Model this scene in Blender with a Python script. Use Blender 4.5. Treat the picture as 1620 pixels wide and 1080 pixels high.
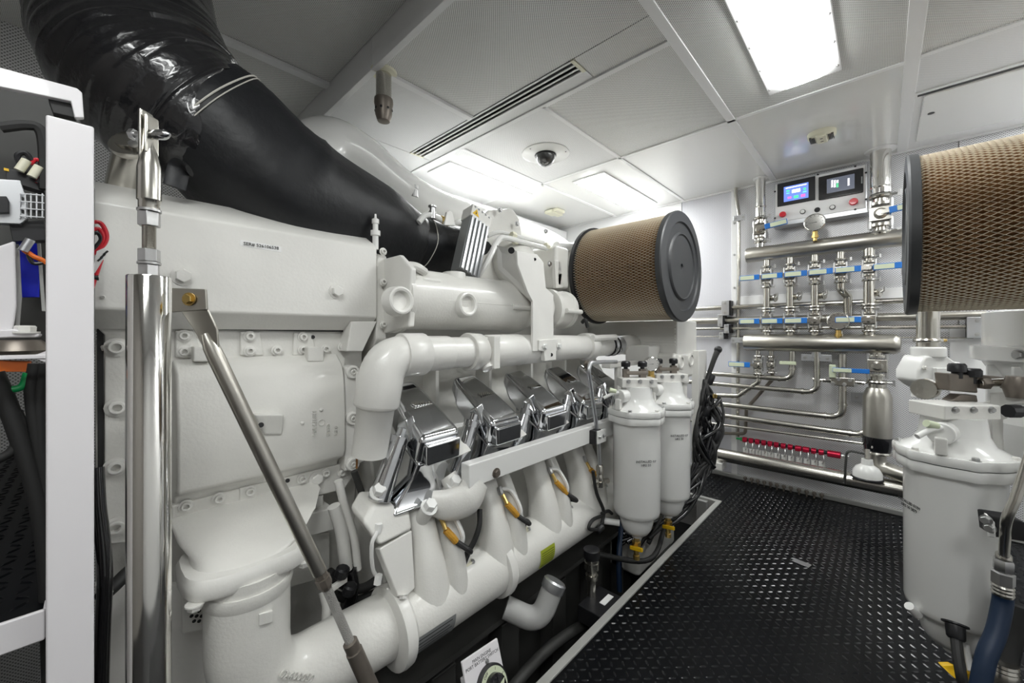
import bpy, bmesh, math, random
from mathutils import Vector, Matrix

for o in list(bpy.data.objects):
    bpy.data.objects.remove(o)
scene = bpy.context.scene
COL = scene.collection
rnd = random.Random(7)
PI = math.pi
V = Vector

# ------------------------------------------------------------------ camera
# The aisle runs along +Y, X points to the right, Z is up, floor plates at z = 0, metres.
FOCAL, PPX, HORIZON, EYE = 621.0, 810.0, 527.0, 1.05
YAW = math.atan2(585.0, FOCAL)
cam_data = bpy.data.cameras.new('camera')
cam_data.sensor_width = 36.0
cam_data.lens = FOCAL / 1620.0 * 36.0
cam_data.shift_y = -(540.0 - HORIZON) / 1620.0
cam_data.clip_start = 0.02
cam = bpy.data.objects.new('camera', cam_data)
cam.location = (0, 0, EYE)
cam.rotation_euler = (PI / 2, 0, YAW)
COL.objects.link(cam)
scene.camera = cam

# ------------------------------------------------------------------ world and exposure
world = bpy.data.worlds.new('world')
scene.world = world
world.use_nodes = True
world.node_tree.nodes['Background'].inputs[0].default_value = (0.8, 0.85, 0.9, 1)
world.node_tree.nodes['Background'].inputs[1].default_value = 0.15
scene.view_settings.view_transform = 'Standard'
scene.view_settings.look = 'None'
scene.view_settings.gamma = 1.0
scene.view_settings.use_curve_mapping = False
scene.view_settings.exposure = 1.32
LAMP = 11.0          # strength of the diffusers of the ceiling lamps

# ------------------------------------------------------------------ measuring helpers: a pixel of the 1620x1080 frame meets a plane of the room
_fw = V((-math.sin(YAW), math.cos(YAW), 0)); _rt = V((math.cos(YAW), math.sin(YAW), 0))
def _ray(u, v):
    return _fw + _rt * ((u - PPX) / FOCAL) + V((0, 0, (HORIZON - v) / FOCAL))
def ax(u, v, x):
    r = _ray(u, v); return V((0, 0, EYE)) + r * (x / r.x)
def ay(u, v, y):
    r = _ray(u, v); return V((0, 0, EYE)) + r * (y / r.y)
def az(u, v, z):
    r = _ray(u, v); return V((0, 0, EYE)) + r * ((z - EYE) / r.z)
def ad(u, v, t):
    return V((0, 0, EYE)) + _ray(u, v) * t

# ------------------------------------------------------------------ mesh builder
def frame_of(d):
    d = V(d).normalized()
    a = V((0, 0, 1)) if abs(d.z) < 0.9 else V((1, 0, 0))
    x = a.cross(d).normalized()
    return x, d.cross(x), d

def bend(pts, r, n=6):
    """round the corners of a polyline"""
    pts = [V(p) for p in pts]
    out = [pts[0]]
    for i in range(1, len(pts) - 1):
        p = pts[i]; a = pts[i - 1] - p; b = pts[i + 1] - p
        la, lb = a.length, b.length
        if la < 1e-6 or lb < 1e-6: continue
        a, b = a / la, b / lb
        ang = a.angle(b)
        if ang > PI - 0.05:
            out.append(p); continue
        cut = min(r / math.tan(ang / 2), la * 0.48, lb * 0.48)
        p0, p1 = p + a * cut, p + b * cut
        for k in range(n + 1):
            t = k / n
            out.append((1 - t) ** 2 * p0 + 2 * t * (1 - t) * p + t * t * p1)
    out.append(pts[-1])
    return out

def spline(pts, n=6):
    pts = [V(p) for p in pts]
    P = [pts[0] * 2 - pts[1]] + pts + [pts[-1] * 2 - pts[-2]]
    out = []
    for i in range(1, len(P) - 2):
        for k in range(n):
            t = k / n
            a, b, c, d = P[i - 1], P[i], P[i + 1], P[i + 2]
            out.append(0.5 * ((2 * b) + (c - a) * t + (2 * a - 5 * b + 4 * c - d) * t * t + (3 * b - a - 3 * c + d) * t ** 3))
    out.append(pts[-1])
    return out

def spread_values(vals, n):
    out = []
    for i in range(n):
        t = i / (n - 1) * (len(vals) - 1); k = min(int(t), len(vals) - 2)
        out.append(vals[k] + (vals[k + 1] - vals[k]) * (t - k))
    return out

class MB:
    def __init__(self):
        self.v = []; self.f = []
    def add(self, vs, fs):
        o = len(self.v)
        self.v += [V(p) for p in vs]
        self.f += [tuple(i + o for i in f) for f in fs]
        return self
    def rings(self, rings, caps=True, close=False):
        n = len(rings[0]); vs = [p for r in rings for p in r]; fs = []
        m = len(rings)
        for i in range(m if close else m - 1):
            j = (i + 1) % m
            for k in range(n):
                fs.append((i * n + k, i * n + (k + 1) % n, j * n + (k + 1) % n, j * n + k))
        if caps and not close:
            fs.append(tuple(range(n - 1, -1, -1)))
            fs.append(tuple(range((m - 1) * n, m * n)))
        return self.add(vs, fs)
    def box(self, lo, hi):
        x0, y0, z0 = lo; x1, y1, z1 = hi
        return self.rings([[V((x0, y0, z0)), V((x1, y0, z0)), V((x1, y1, z0)), V((x0, y1, z0))],
                           [V((x0, y0, z1)), V((x1, y0, z1)), V((x1, y1, z1)), V((x0, y1, z1))]])
    def obox(self, c, ux, uy, uz):
        c, ux, uy, uz = V(c), V(ux), V(uy), V(uz)
        q = lambda w: [c - ux - uy + w, c + ux - uy + w, c + ux + uy + w, c - ux + uy + w]
        return self.rings([q(-uz), q(uz)])
    def bar(self, p0, p1, w, h, up=(0, 0, 1)):
        p0, p1 = V(p0), V(p1); d = (p1 - p0); x = d.cross(V(up)).normalized(); y = x.cross(d).normalized()
        return self.obox((p0 + p1) / 2, x * w / 2, y * h / 2, d / 2)
    def cyl(self, p0, p1, r0, r1=None, n=16, caps=True):
        p0, p1 = V(p0), V(p1); r1 = r0 if r1 is None else r1
        x, y, d = frame_of(p1 - p0)
        c = [x * math.cos(2 * PI * k / n) + y * math.sin(2 * PI * k / n) for k in range(n)]
        return self.rings([[p0 + q * r0 for q in c], [p1 + q * r1 for q in c]], caps)
    def lathe(self, o, axis, prof, n=20, caps=True, rot=0.0):
        o = V(o); x, y, d = frame_of(axis)
        rg = []
        for r, h in prof:
            rg.append([o + d * h + (x * math.cos(2 * PI * k / n + rot) + y * math.sin(2 * PI * k / n + rot)) * max(r, 1e-4) for k in range(n)])
        return self.rings(rg, caps)
    def tube(self, pts, r, n=12, caps=True, squash=None, up=None):
        pts = [V(p) for p in pts]
        pts = [p for i, p in enumerate(pts) if i == 0 or (p - pts[i - 1]).length > 1e-6]
        rr = r if isinstance(r, (list, tuple)) else [r] * len(pts)
        if len(rr) != len(pts): rr = spread_values(list(rr), len(pts))
        rg = []; x = None
        for i, p in enumerate(pts):
            d = (pts[min(i + 1, len(pts) - 1)] - pts[max(i - 1, 0)]).normalized()
            if x is None:
                x = frame_of(d)[0] if up is None else V(up).cross(d).normalized()
            x = (x - d * x.dot(d)).normalized(); y = d.cross(x)
            sx, sy = squash if squash else (1, 1)
            rg.append([p + x * math.cos(2 * PI * k / n) * rr[i] * sx + y * math.sin(2 * PI * k / n) * rr[i] * sy for k in range(n)])
        return self.rings(rg, caps)
    def prism(self, poly, off):
        """a flat polygon (world points) given a thickness by the vector off"""
        poly = [V(p) for p in poly]; off = V(off)
        return self.rings([poly, [p + off for p in poly]])
    def torus(self, c, axis, R, r, n=24, m=8):
        c = V(c); x, y, d = frame_of(axis); rg = []
        for i in range(n):
            e = x * math.cos(2 * PI * i / n) + y * math.sin(2 * PI * i / n)
            rg.append([c + e * (R + r * math.cos(2 * PI * k / m)) + d * r * math.sin(2 * PI * k / m) for k in range(m)])
        return self.rings(rg, close=True)
    def sphere(self, c, r, n=16, m=10, squash=1.0, axis=(0, 0, 1)):
        return self.lathe(c, axis, [(r * math.sin(PI * i / m), -r * squash * math.cos(PI * i / m)) for i in range(m + 1)], n)
    def mesh(self, name, origin):
        me = bpy.data.meshes.new(name)
        me.from_pydata([p - origin for p in self.v], [], self.f)
        bm = bmesh.new(); bm.from_mesh(me)
        bmesh.ops.recalc_face_normals(bm, faces=bm.faces)
        bm.to_mesh(me); bm.free()
        return me

def setp(o, label=None, cat=None, group=None, kind=None):
    if label: o['label'] = label
    if cat: o['category'] = cat
    if group: o['group'] = group
    if kind: o['kind'] = kind
    return o

def build(mb, name, mat, parent=None, bevel=0, seg=2, smooth=35, sub=0):
    lo = V([min(p[i] for p in mb.v) for i in range(3)]); hi = V([max(p[i] for p in mb.v) for i in range(3)])
    org = V(((lo.x + hi.x) / 2, (lo.y + hi.y) / 2, lo.z)) if parent is None else (lo + hi) / 2
    me = mb.mesh(name, org)
    o = bpy.data.objects.new(name, me); COL.objects.link(o)
    me.materials.append(M[mat])
    if smooth:
        for p in me.polygons: p.use_smooth = True
        me.set_sharp_from_angle(angle=math.radians(smooth))
    WPOS[o.name] = org
    o.location = org - (WPOS[parent.name] if parent else V((0, 0, 0)))
    o.parent = parent
    if bevel:
        b = o.modifiers.new('bevel', 'BEVEL'); b.width = bevel; b.segments = seg; b.limit_method = 'ANGLE'; b.angle_limit = math.radians(38)
        b.harden_normals = True
    if sub:
        s = o.modifiers.new('subdivision', 'SUBSURF'); s.levels = sub; s.render_levels = sub
    return o
WPOS = {}

def thing(name, loc, label, cat, group=None):
    o = bpy.data.objects.new(name, None); o.empty_display_size = 0.05
    COL.objects.link(o); o.location = loc; WPOS[o.name] = V(loc)
    return setp(o, label, cat, group)

def copy_tree(src, delta, label=None, parent=None):
    """a copy of a thing with copies of its parts and sub-parts"""
    c = src.copy(); COL.objects.link(c)
    if parent is None:
        c.location = V(src.location) + V(delta); WPOS[c.name] = WPOS[src.name] + V(delta)
        if label: c['label'] = label
    else:
        c.parent = parent
        WPOS[c.name] = WPOS[src.name] + V(delta)
    for ch in [q for q in src.children]:
        copy_tree(ch, delta, None, c)
    return c

_bolts = {}
def bolt(parent, p, d, r=0.012, mat='white', kind='socket', h=None, name='bolt'):
    """a bolt head at p, pointing along d; alike bolts share one mesh"""
    h = h or r * 0.9
    key = (round(r, 4), mat, kind, round(h, 4))
    if key not in _bolts:
        mb = MB()
        if kind == 'socket':
            mb.lathe((0, 0, 0), (0, 0, 1), [(r * 1.45, -r * .1), (r * 1.45, r * .18), (r, r * .2), (r, h), (r * .86, h * 1.12), (r * .58, h * 1.12), (r * .54, h * .1)], 12)
        else:
            mb.lathe((0, 0, 0), (0, 0, 1), [(r * 1.4, -r * .1), (r * 1.4, r * .15)], 14)
            mb.lathe((0, 0, 0), (0, 0, 1), [(r, r * .1), (r * 1.05, h * .9), (r * .9, h * 1.1)], 6)
        me = mb.mesh(name, V((0, 0, 0))); me.materials.append(M[mat])
        for q in me.polygons: q.use_smooth = True
        me.set_sharp_from_angle(angle=math.radians(35))
        _bolts[key] = me
    o = bpy.data.objects.new(name, _bolts[key]); COL.objects.link(o)
    WPOS[o.name] = V(p)
    o.location = V(p) - (WPOS[parent.name] if parent else V((0, 0, 0)))
    o.rotation_euler = V(d).to_track_quat('Z', 'Y').to_euler()
    o.parent = parent
    return o

def text(s, size, p, ux, uy, mat, parent, name='lettering', depth=0.0004, align='CENTER', line=1.0):
    cu = bpy.data.curves.new('font', 'FONT'); cu.body = s; cu.size = size; cu.align_x = align; cu.align_y = 'CENTER'
    cu.extrude = depth; cu.resolution_u = 2; cu.space_line = line
    tmp = bpy.data.objects.new('font', cu); COL.objects.link(tmp)
    bpy.context.view_layer.update()
    me = bpy.data.meshes.new_from_object(tmp.evaluated_get(bpy.context.evaluated_depsgraph_get()))
    bpy.data.objects.remove(tmp); bpy.data.curves.remove(cu)
    ux = V(ux).normalized(); uz = ux.cross(V(uy)).normalized(); uy = uz.cross(ux)
    m = Matrix((ux, uy, uz)).transposed()
    for q in me.vertices: q.co = m @ q.co
    me.materials.clear(); me.materials.append(M[mat]); me.name = name
    o = bpy.data.objects.new(name, me); COL.objects.link(o); WPOS[o.name] = V(p)
    o.location = V(p) - (WPOS[parent.name] if parent else V((0, 0, 0))); o.parent = parent
    return o

# ------------------------------------------------------------------ materials
M = {}
def mat(name, color, rough=0.5, metal=0.0, coat=0.0, spec=0.5, emit=0.0, var=0.0, vscale=6.0, bump=0.0, bscale=60.0, bdetail=3.0, alpha=None, ecol=None, trans=0.0):
    m = bpy.data.materials.new(name); m.use_nodes = True
    nt = m.node_tree; b = nt.nodes['Principled BSDF']
    b.inputs['Base Color'].default_value = (*color, 1)
    b.inputs['Roughness'].default_value = rough; b.inputs['Metallic'].default_value = metal
    b.inputs['Coat Weight'].default_value = coat; b.inputs['Specular IOR Level'].default_value = spec
    b.inputs['Transmission Weight'].default_value = trans
    if emit:
        b.inputs['Emission Color'].default_value = (*(ecol or color), 1); b.inputs['Emission Strength'].default_value = emit
    tc = nt.nodes.new('ShaderNodeTexCoord')
    if var:
        n = nt.nodes.new('ShaderNodeTexNoise'); n.inputs['Scale'].default_value = vscale; n.inputs['Detail'].default_value = 4
        nt.links.new(tc.outputs['Object'], n.inputs['Vector'])
        r = nt.nodes.new('ShaderNodeMapRange'); r.inputs[1].default_value = .3; r.inputs[2].default_value = .75
        r.inputs[3].default_value = 1 - var; r.inputs[4].default_value = 1.0
        nt.links.new(n.outputs['Fac'], r.inputs[0])
        mx = nt.nodes.new('ShaderNodeMix'); mx.data_type = 'RGBA'; mx.blend_type = 'MULTIPLY'; mx.inputs[0].default_value = 1
        mx.inputs[6].default_value = (*color, 1); nt.links.new(r.outputs[0], mx.inputs[7])
        nt.links.new(mx.outputs[2], b.inputs['Base Color'])
    if bump:
        n2 = nt.nodes.new('ShaderNodeTexNoise'); n2.inputs['Scale'].default_value = bscale; n2.inputs['Detail'].default_value = bdetail
        nt.links.new(tc.outputs['Object'], n2.inputs['Vector'])
        bp = nt.nodes.new('ShaderNodeBump'); bp.inputs['Strength'].default_value = bump; bp.inputs['Distance'].default_value = 0.01
        nt.links.new(n2.outputs['Fac'], bp.inputs['Height']); nt.links.new(bp.outputs[0], b.inputs['Normal'])
    M[name] = m
    return m

def perforated(name, color, hole, pitch, axes, rough=0.4, size=0.3, metal=0.0):
    """sheet punched with a grid of round holes, axes = the two in-plane axes"""
    m = mat(name, color, rough, metal); nt = m.node_tree; b = nt.nodes['Principled BSDF']
    tc = next(n for n in nt.nodes if n.type == 'TEX_COORD')
    sp = nt.nodes.new('ShaderNodeSeparateXYZ'); nt.links.new(tc.outputs['Object'], sp.inputs[0])
    cb = nt.nodes.new('ShaderNodeCombineXYZ')
    nt.links.new(sp.outputs[axes[0]], cb.inputs[0]); nt.links.new(sp.outputs[axes[1]], cb.inputs[1])
    mp = nt.nodes.new('ShaderNodeMapping'); mp.inputs['Rotation'].default_value[2] = PI / 4
    nt.links.new(cb.outputs[0], mp.inputs[0])
    vo = nt.nodes.new('ShaderNodeTexVoronoi'); vo.voronoi_dimensions = '2D'; vo.inputs['Scale'].default_value = 1 / pitch; vo.inputs['Randomness'].default_value = 0
    nt.links.new(mp.outputs[0], vo.inputs['Vector'])
    lt = nt.nodes.new('ShaderNodeMapRange'); lt.inputs[1].default_value = size - .04; lt.inputs[2].default_value = size + .04
    nt.links.new(vo.outputs['Distance'], lt.inputs[0])
    mx = nt.nodes.new('ShaderNodeMix'); mx.data_type = 'RGBA'
    nt.links.new(lt.outputs[0], mx.inputs[0]); mx.inputs[6].default_value = (*hole, 1); mx.inputs[7].default_value = (*color, 1)
    nt.links.new(mx.outputs[2], b.inputs['Base Color'])

mat('white', (.82, .81, .775), .32, coat=.15, var=.06, vscale=9, bump=.05, bscale=130)
mat('cast_white', (.80, .79, .75), .34, coat=.2, var=.12, vscale=5, bump=.08, bscale=140)
mat('smooth_white', (.84, .84, .82), .22, coat=.3)
mat('bright_white', (.86, .86, .86), .4)
mat('frame_white', (.80, .78, .80), .3, coat=.2, var=.03, vscale=4)
mat('ivory', (.80, .78, .62), .45)
mat('grey_paint', (.45, .45, .44), .45, var=.15)
mat('dim_grey', (.055, .055, .052), .55, var=.3)
mat('bilge', (.015, .016, .016), .6, var=.4)
mat('chrome', (.66, .67, .69), .06, 1.0)
mat('steel', (.62, .60, .55), .24, 1.0, var=.12, vscale=14)
mat('polished', (.78, .77, .74), .09, 1.0)
mat('brushed', (.56, .54, .49), .33, 1.0, var=.18, vscale=10)
mat('aluminium', (.62, .63, .65), .35, .9)
mat('zinc', (.62, .62, .62), .35, 1.0, var=.2, vscale=30)
mat('brass', (.70, .50, .18), .3, 1.0)
mat('copper', (.45, .24, .14), .4, .9)
mat('bronze_grey', (.24, .21, .18), .4, .6, var=.2, vscale=20)
mat('lagging', (.009, .010, .0125), .5, var=.35, vscale=4, bump=.9, bscale=8, bdetail=5)
mat('wrap', (.012, .012, .014), .22, coat=.6, bump=.55, bscale=22, bdetail=6)
mat('black', (.012, .012, .014), .4)
mat('gloss_black', (.008, .008, .010), .14, coat=.5)
mat('rubber', (.018, .018, .018), .6)
mat('end_plate', (.045, .047, .05), .45)
mat('tread', (.003, .0035, .0048), .32, spec=.15, var=.3, vscale=3)
mat('tread_lug', (.005, .006, .008), .2, spec=.5)
mat('tread_edge', (.42, .42, .40), .42, var=.15)
mat('paper', (.34, .18, .075), .85, var=.25, vscale=20)
mat('mesh_metal', (.74, .66, .52), .45, .25)
mat('blue', (.015, .17, .58), .42)
mat('blue_hose', (.004, .018, .05), .5)
mat('glow_label', (.63, .69, .50), .5)
mat('red', (.62, .015, .03), .32, coat=.3)
mat('red_anodised', (.55, .01, .05), .3, .5)
mat('orange', (.75, .16, .02), .4)
mat('orange_tag', (.70, .36, .04), .5, var=.3, vscale=60)
mat('yellow', (.85, .52, .01), .42)
mat('green', (.0, .30, .08), .4)
mat('lime', (.36, .42, .03), .5)
mat('deep_blue', (.0, .01, .55), .4)
mat('label_grey', (.30, .31, .31), .4, .4)
mat('ink', (.02, .02, .02), .6)
mat('paper_white', (.85, .85, .84), .5)
mat('rust', (.36, .17, .05), .7, var=.3, vscale=40)
mat('twine', (.62, .60, .55), .8)
mat('dial', (.66, .68, .58), .3)
mat('braid', (.55, .54, .52), .35, 1.0, bump=.8, bscale=500)
mat('glass', (.9, .9, .9), .05, trans=.9)
mat('smoked', (.05, .05, .05), .04, coat=1.0)
mat('lamp', (1, 1, 1), .4, emit=LAMP, ecol=(.98, 1.0, .985))
mat('lens_rim', (.86, .86, .80), .3)
mat('screen_blue', (.10, .16, .50), .3, emit=.7)
mat('screen_grey', (.045, .05, .065), .25, emit=.9)
mat('pixel_white', (.9, .9, .95), .4, emit=1.0)
mat('pixel_green', (.05, .6, .2), .4, emit=.8)
mat('pixel_magenta', (.6, .1, .3), .4, emit=.8)
mat('pixel_cyan', (.1, .45, .75), .4, emit=.8)
perforated('perforated_ceiling', (.86, .86, .84), (.18, .18, .18), .0065, (0, 1), .35, .30)
perforated('perforated_fine', (.84, .84, .84), (.50, .50, .50), .0050, (0, 1), .32, .28)
perforated('perforated_wall', (.80, .80, .82), (.28, .28, .29), .0085, (0, 2), .38, .28, .2)
perforated('perforated_side', (.74, .74, .74), (.22, .22, .22), .009, (1, 2), .4, .30)
mat('rear_grey', (.30, .28, .26), .6)
perforated('perforated_pale', (.70, .70, .74), (.50, .50, .54), .0085, (0, 2), .4, .28)
# ================================================================== the setting
ZC, ZH = 2.10, 2.21
WALL = 3.20
def struct(o):
    o['kind'] = 'structure'; return o

# walls, bilge
struct(build(MB().box((-2.45, -1.6, -.5), (-2.38, 3.3, 2.3)), 'wall_left', 'perforated_side'))
struct(build(MB().box((1.75, -1.6, -.5), (1.82, 3.3, 2.3)), 'wall_right', 'bright_white'))
struct(build(MB().box((-2.45, -1.7, -.5), (1.82, -1.6, 2.3)), 'wall_rear', 'rear_grey'))
wall_back = struct(build(MB().box((-2.45, WALL + .02, -.5), (1.82, WALL + .1, 2.3)), 'wall_back', 'grey_paint'))
build(MB().box((-2.38, WALL, 0), (-1.16, WALL + .02, ZC)), 'panel', 'bright_white', wall_back)
build(MB().box((-1.155, WALL, 0), (-.80, WALL + .02, ZC)), 'panel', 'perforated_pale', wall_back)
build(MB().box((-.765, WALL + .004, 0), (.30, WALL + .024, ZC)), 'panel', 'perforated_wall', wall_back)
build(MB().box((.305, WALL + .004, 0), (1.75, WALL + .024, ZC)), 'panel', 'perforated_wall', wall_back)
build(MB().box((-.80, WALL - .012, .02), (-.762, WALL + .01, ZC - .002)), 'cover_strip', 'bright_white', wall_back, .002)
build(MB().box((-.762, WALL - .006, 1.235), (.10, WALL + .01, 1.315)), 'rail', 'bright_white', wall_back, .002)
build(MB().box((.27, WALL - .008, .6), (.40, WALL + .01, 1.08)), 'cover_strip', 'bright_white', wall_back, .002)
for z in (1.85, 1.62, 1.38, 1.05, .8):
    bolt(wall_back, (-.78, WALL - .012, z), (0, -1, 0), .006, 'zinc', 'hex')
struct(build(MB().box((-1.2, WALL - .03, 0), (.6, WALL + .005, .028)), 'baseboard_back', 'tread_edge', None, .004))
struct(build(MB().box((-2.4, -1.6, -.5), (1.8, 3.3, -.46)), 'floor_bilge', 'bilge'))

# floor of black tread plate
floor = struct(build(MB().box((-.735, -1.6, -.012), (1.75, 3.19, -.003)), 'floor', 'black'))
def lugs(x0, x1, y0, y1, z, pitch=.027, clip=None):
    mb = MB(); ny = int((y1 - y0) / pitch); nx = int((x1 - x0) / pitch)
    for j in range(ny):
        for i in range(nx):
            cx, cy = x0 + (i + .5) * pitch, y0 + (j + .5) * pitch
            a = PI / 4 if (i + j) % 2 else -PI / 4
            u = V((math.cos(a), math.sin(a), 0)); w = V((-math.sin(a), math.cos(a), 0)); c = V((cx, cy, z))
            L, W, H = pitch * .45, pitch * .17, .0023
            vs = [c - u * L, c - u * L * .5 - w * W * .8, c + u * L * .5 - w * W * .8, c + u * L, c + u * L * .5 + w * W * .8, c - u * L * .5 + w * W * .8]
            vs += [c - u * L * .55 + V((0, 0, H)), c + u * L * .55 + V((0, 0, H))]
            mb.add(vs, [(0, 1, 6), (1, 2, 7, 6), (2, 3, 7), (3, 4, 7), (4, 5, 6, 7), (5, 0, 6)])
    return mb
def tread_plate(x0, x1, y0, y1, z=0, parent=None, pitch=.027):
    p = build(MB().box((x0, y0, z - .006), (x1, y1, z)), 'tread_plate', 'tread', parent)
    l = build(lugs(x0 + .004, x1 - .004, y0 + .004, y1 - .004, z, pitch), 'tread_lugs', 'tread_lug', p, smooth=0); l['kind'] = 'stuff'
    return p
tread_plate(-.725, .75, .0, 2.655, 0, floor)
tread_plate(-.725, .75, 2.658, 3.165, 0, floor)
build(MB().box((-1.25, 2.68, -.006), (-.728, 3.165, 0)), 'tread_plate', 'tread', floor)
l = build(lugs(-1.24, -.73, 2.69, 3.16, 0), 'tread_lugs', 'tread_lug', floor, smooth=0); l['kind'] = 'stuff'
# pale angle edge of the engine well
build(MB().box((-.755, .0, -.05), (-.727, 2.66, .004)), 'edge_angle', 'tread_edge', floor, .002)
build(MB().box((-1.10, 2.655, -.06), (-.727, 2.683, .004)), 'edge_angle', 'tread_edge', floor, .002)
build(MB().box((-.86, 2.63, -.45), (-.80, 2.68, -.01)), 'post', 'grey_paint', floor, .003)
# small clear maker's plate glued on the tread plate
mb = MB(); c = az(1268, 890, .003); mb.obox(c, V((.032, -.006, 0)), V((.004, .017, 0)), V((0, 0, .0008)))
setp(build(mb, 'floor_tag', 'aluminium'), 'small clear metal tag lying on the black tread plate', 'tag')

# ceiling
ceiling = struct(build(MB().box((-2.45, -1.7, ZH + .02), (1.82, 3.3, ZH + .06)), 'ceiling', 'grey_paint'))
def cpanel(x0, x1, y0, y1, m='perforated_fine', z=ZC, name='ceiling_panel'):
    return build(MB().box((x0 + .002, y0 + .002, z), (x1 - .002, y1 - .002, z + .014)), name, m, ceiling)
def ctrim(x0, x1, y0, y1, z=ZC, h=.006):
    return build(MB().box((x0, y0, z - h), (x1, y1, z + .01)), 'trim_strip', 'bright_white', ceiling, .0015)
XL = [-2.38, -1.735, -1.14, -.54, .085, .69, 1.29, 1.75]
PF, PC = 'perforated_fine', 'perforated_ceiling'
for i in range(7):
    x0, x1 = XL[i], XL[i + 1]
    far = 'smooth_white' if i < 4 else ('bright_white' if i == 4 else PF)
    if i == 4:
        cpanel(x0, x1, 2.15, 2.46, PF); cpanel(x0, x1, 2.46, WALL, 'bright_white')
    else:
        cpanel(x0, x1, 2.15, WALL, far)
    if i >= 4: cpanel(x0, x1, -1.6, 2.15, PC)
    elif i == 3: cpanel(x0, x1, -1.6, 2.15, PC)
    elif i == 2: cpanel(x0, x1, 1.42, 2.15, PC)
    else: cpanel(x0, x1, 1.42, 2.15, PF)
for i, x in enumerate(XL[1:-1]):
    w = .022 if x > 0 else (.018 if x > -.6 else .011)
    ctrim(x - w, x + w, 1.42 if x < -.6 else -1.6, WALL)
ctrim(-2.38, -.558, 1.405, 1.43); ctrim(-2.38, .063, 2.14, 2.16); ctrim(.107, 1.75, 2.125, 2.15); ctrim(.107, 1.75, 2.455, 2.475)
ctrim(-2.38, 1.75, WALL - .014, WALL, ZC, .012); ctrim(-2.38, -2.36, .75, WALL, ZC, .01)
# strip with the air slots, and the dropped edge above the gear case
cpanel(-2.38, -2.0, .77, 1.405, PF); cpanel(-2.0, -1.47, .77, 1.255, PF); cpanel(-1.44, -.558, .77, 1.255, PC)
cpanel(-2.0, -.86, 1.345, 1.405, PF); cpanel(-.86, -.558, 1.255, 1.405, PC)
ctrim(-1.47, -1.44, .77, 1.255, ZC, .012)
vent = thing('air_slot', (-1.43, 1.30, ZC), 'long black linear air slot with three white blades in the ceiling', 'air vent')
build(MB().box((-2.0, 1.256, ZC + .03), (-.86, 1.344, ZC + .04)), 'plenum', 'black', vent)
for y in (1.2565, 1.2825, 1.309, 1.334):
    build(MB().box((-2.0, y, ZC - .003), (-.86, y + .0095, ZC - .0005)), 'blade', 'bright_white', vent)
for x in (-2.0, -.875):
    build(MB().box((x, 1.256, ZC - .004), (x + .015, 1.344, ZC + .012)), 'end_cap', 'ivory', vent)
for k, x in enumerate((-2.38, -1.46)):
    build(MB().box((x, .745, ZC - .012), ((-1.462, -.54)[k], .77, ZH + .02)), 'fascia', 'bright_white', ceiling, .002)
build(MB().box((-.558, -1.6, ZC - .006), (-.54, .77, ZH + .02)), 'fascia', 'bright_white', ceiling)
for x0, x1 in ((-2.38, -1.9), (-1.86, -1.2), (-1.2, -.56)):
    cpanel(x0, x1, -.5, .745, PC, ZH); cpanel(x0, x1, -1.6, -.5, PC, ZH)
ctrim(-1.9, -1.86, -1.6, .745, ZH, .015)
build(MB().box((-2.379, 1.15, 1.97), (-2.26, 3.19, 2.05)), 'cable_tray', 'bright_white', ceiling, .004)
# hatch in the ceiling by the wall
h = thing('access_hatch', (.5, 2.75, ZC), 'white square access hatch with a finger slot in the ceiling by the wall', 'hatch')
build(MB().box((.135, 2.50, ZC - .012), (.685, 3.06, ZC)), 'hatch_door', 'smooth_white', h, .004)
build(MB().box((.115, 2.478, ZC - .005), (.69, 2.497, ZC)), 'hatch_frame', 'black', h)
build(MB().lathe(az(1473, 179, ZC - .012), (0, 0, -1), [(.012, 0), (.012, .002)], 12), 'finger_slot', 'black', h)

# recessed ceiling lamps
def lamp(x0, x1, y0, y1, label, z=ZC):
    t = thing('ceiling_lamp', ((x0 + x1) / 2, (y0 + y1) / 2, z), label, 'lamp', 'recessed ceiling lamps')
    build(MB().box((x0, y0, z - .008), (x1, y1, z + .001)), 'tray', 'bright_white', t, .003)
    cx, cy = (x0 + x1) / 2, (y0 + y1) / 2; a, b = (x1 - x0) / 2 - .022, (y1 - y0) / 2 - .02
    def ring(s, dz):
        pts = []
        for k in range(32):
            th = 2 * PI * k / 32; c, si = math.cos(th), math.sin(th)
            pts.append(V((cx + (a * s) * math.copysign(abs(c) ** .35, c), cy + (b - a * (1 - s)) * math.copysign(abs(si) ** .35, si), z - .008 - dz)))
        return pts
    d = build(MB().rings([ring(1, 0), ring(.985, .006), ring(.93, .012)]), 'diffuser', 'lamp', t)
    for sx in (-1, 1):
        for k in range(5):
            bolt(t, (cx + sx * (a + .012), y0 + .05 + k * (y1 - y0 - .1) / 4, z - .008), (0, 0, -1), .004, 'zinc', 'hex', .004, 'screw')
    return t
lamp(-.36, -.115, 1.25, 2.03, 'large bright ceiling lamp nearest the camera, over the aisle')
lamp(-2.15, -1.915, 1.48, 2.26, 'bright ceiling lamp over the back of the white engine beside the air slot')
lamp(-1.56, -1.31, 2.26, 3.10, 'bright ceiling lamp close to the back wall above the air filter')
lamp(1.25, 1.49, 1.48, 2.26, 'unseen ceiling lamp added over the second engine out of the picture')  # unseen mirror of the far lamp, added to light the right side
lamp(-.36, -.115, -.62, .16, 'unseen ceiling lamp added over the aisle behind the camera')  # unseen fixture, added and set here to light the canisters from the front
lamp(.45, .69, -.9, -.12, 'unseen ceiling lamp added over the second engine behind the camera')  # unseen fixture added for more light from the camera side
lamp(.66, .90, 2.26, 3.10, 'unseen ceiling lamp added close to the back wall over the second engine')  # unseen mirrored fixture added to brighten the back wall and hatch

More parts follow.
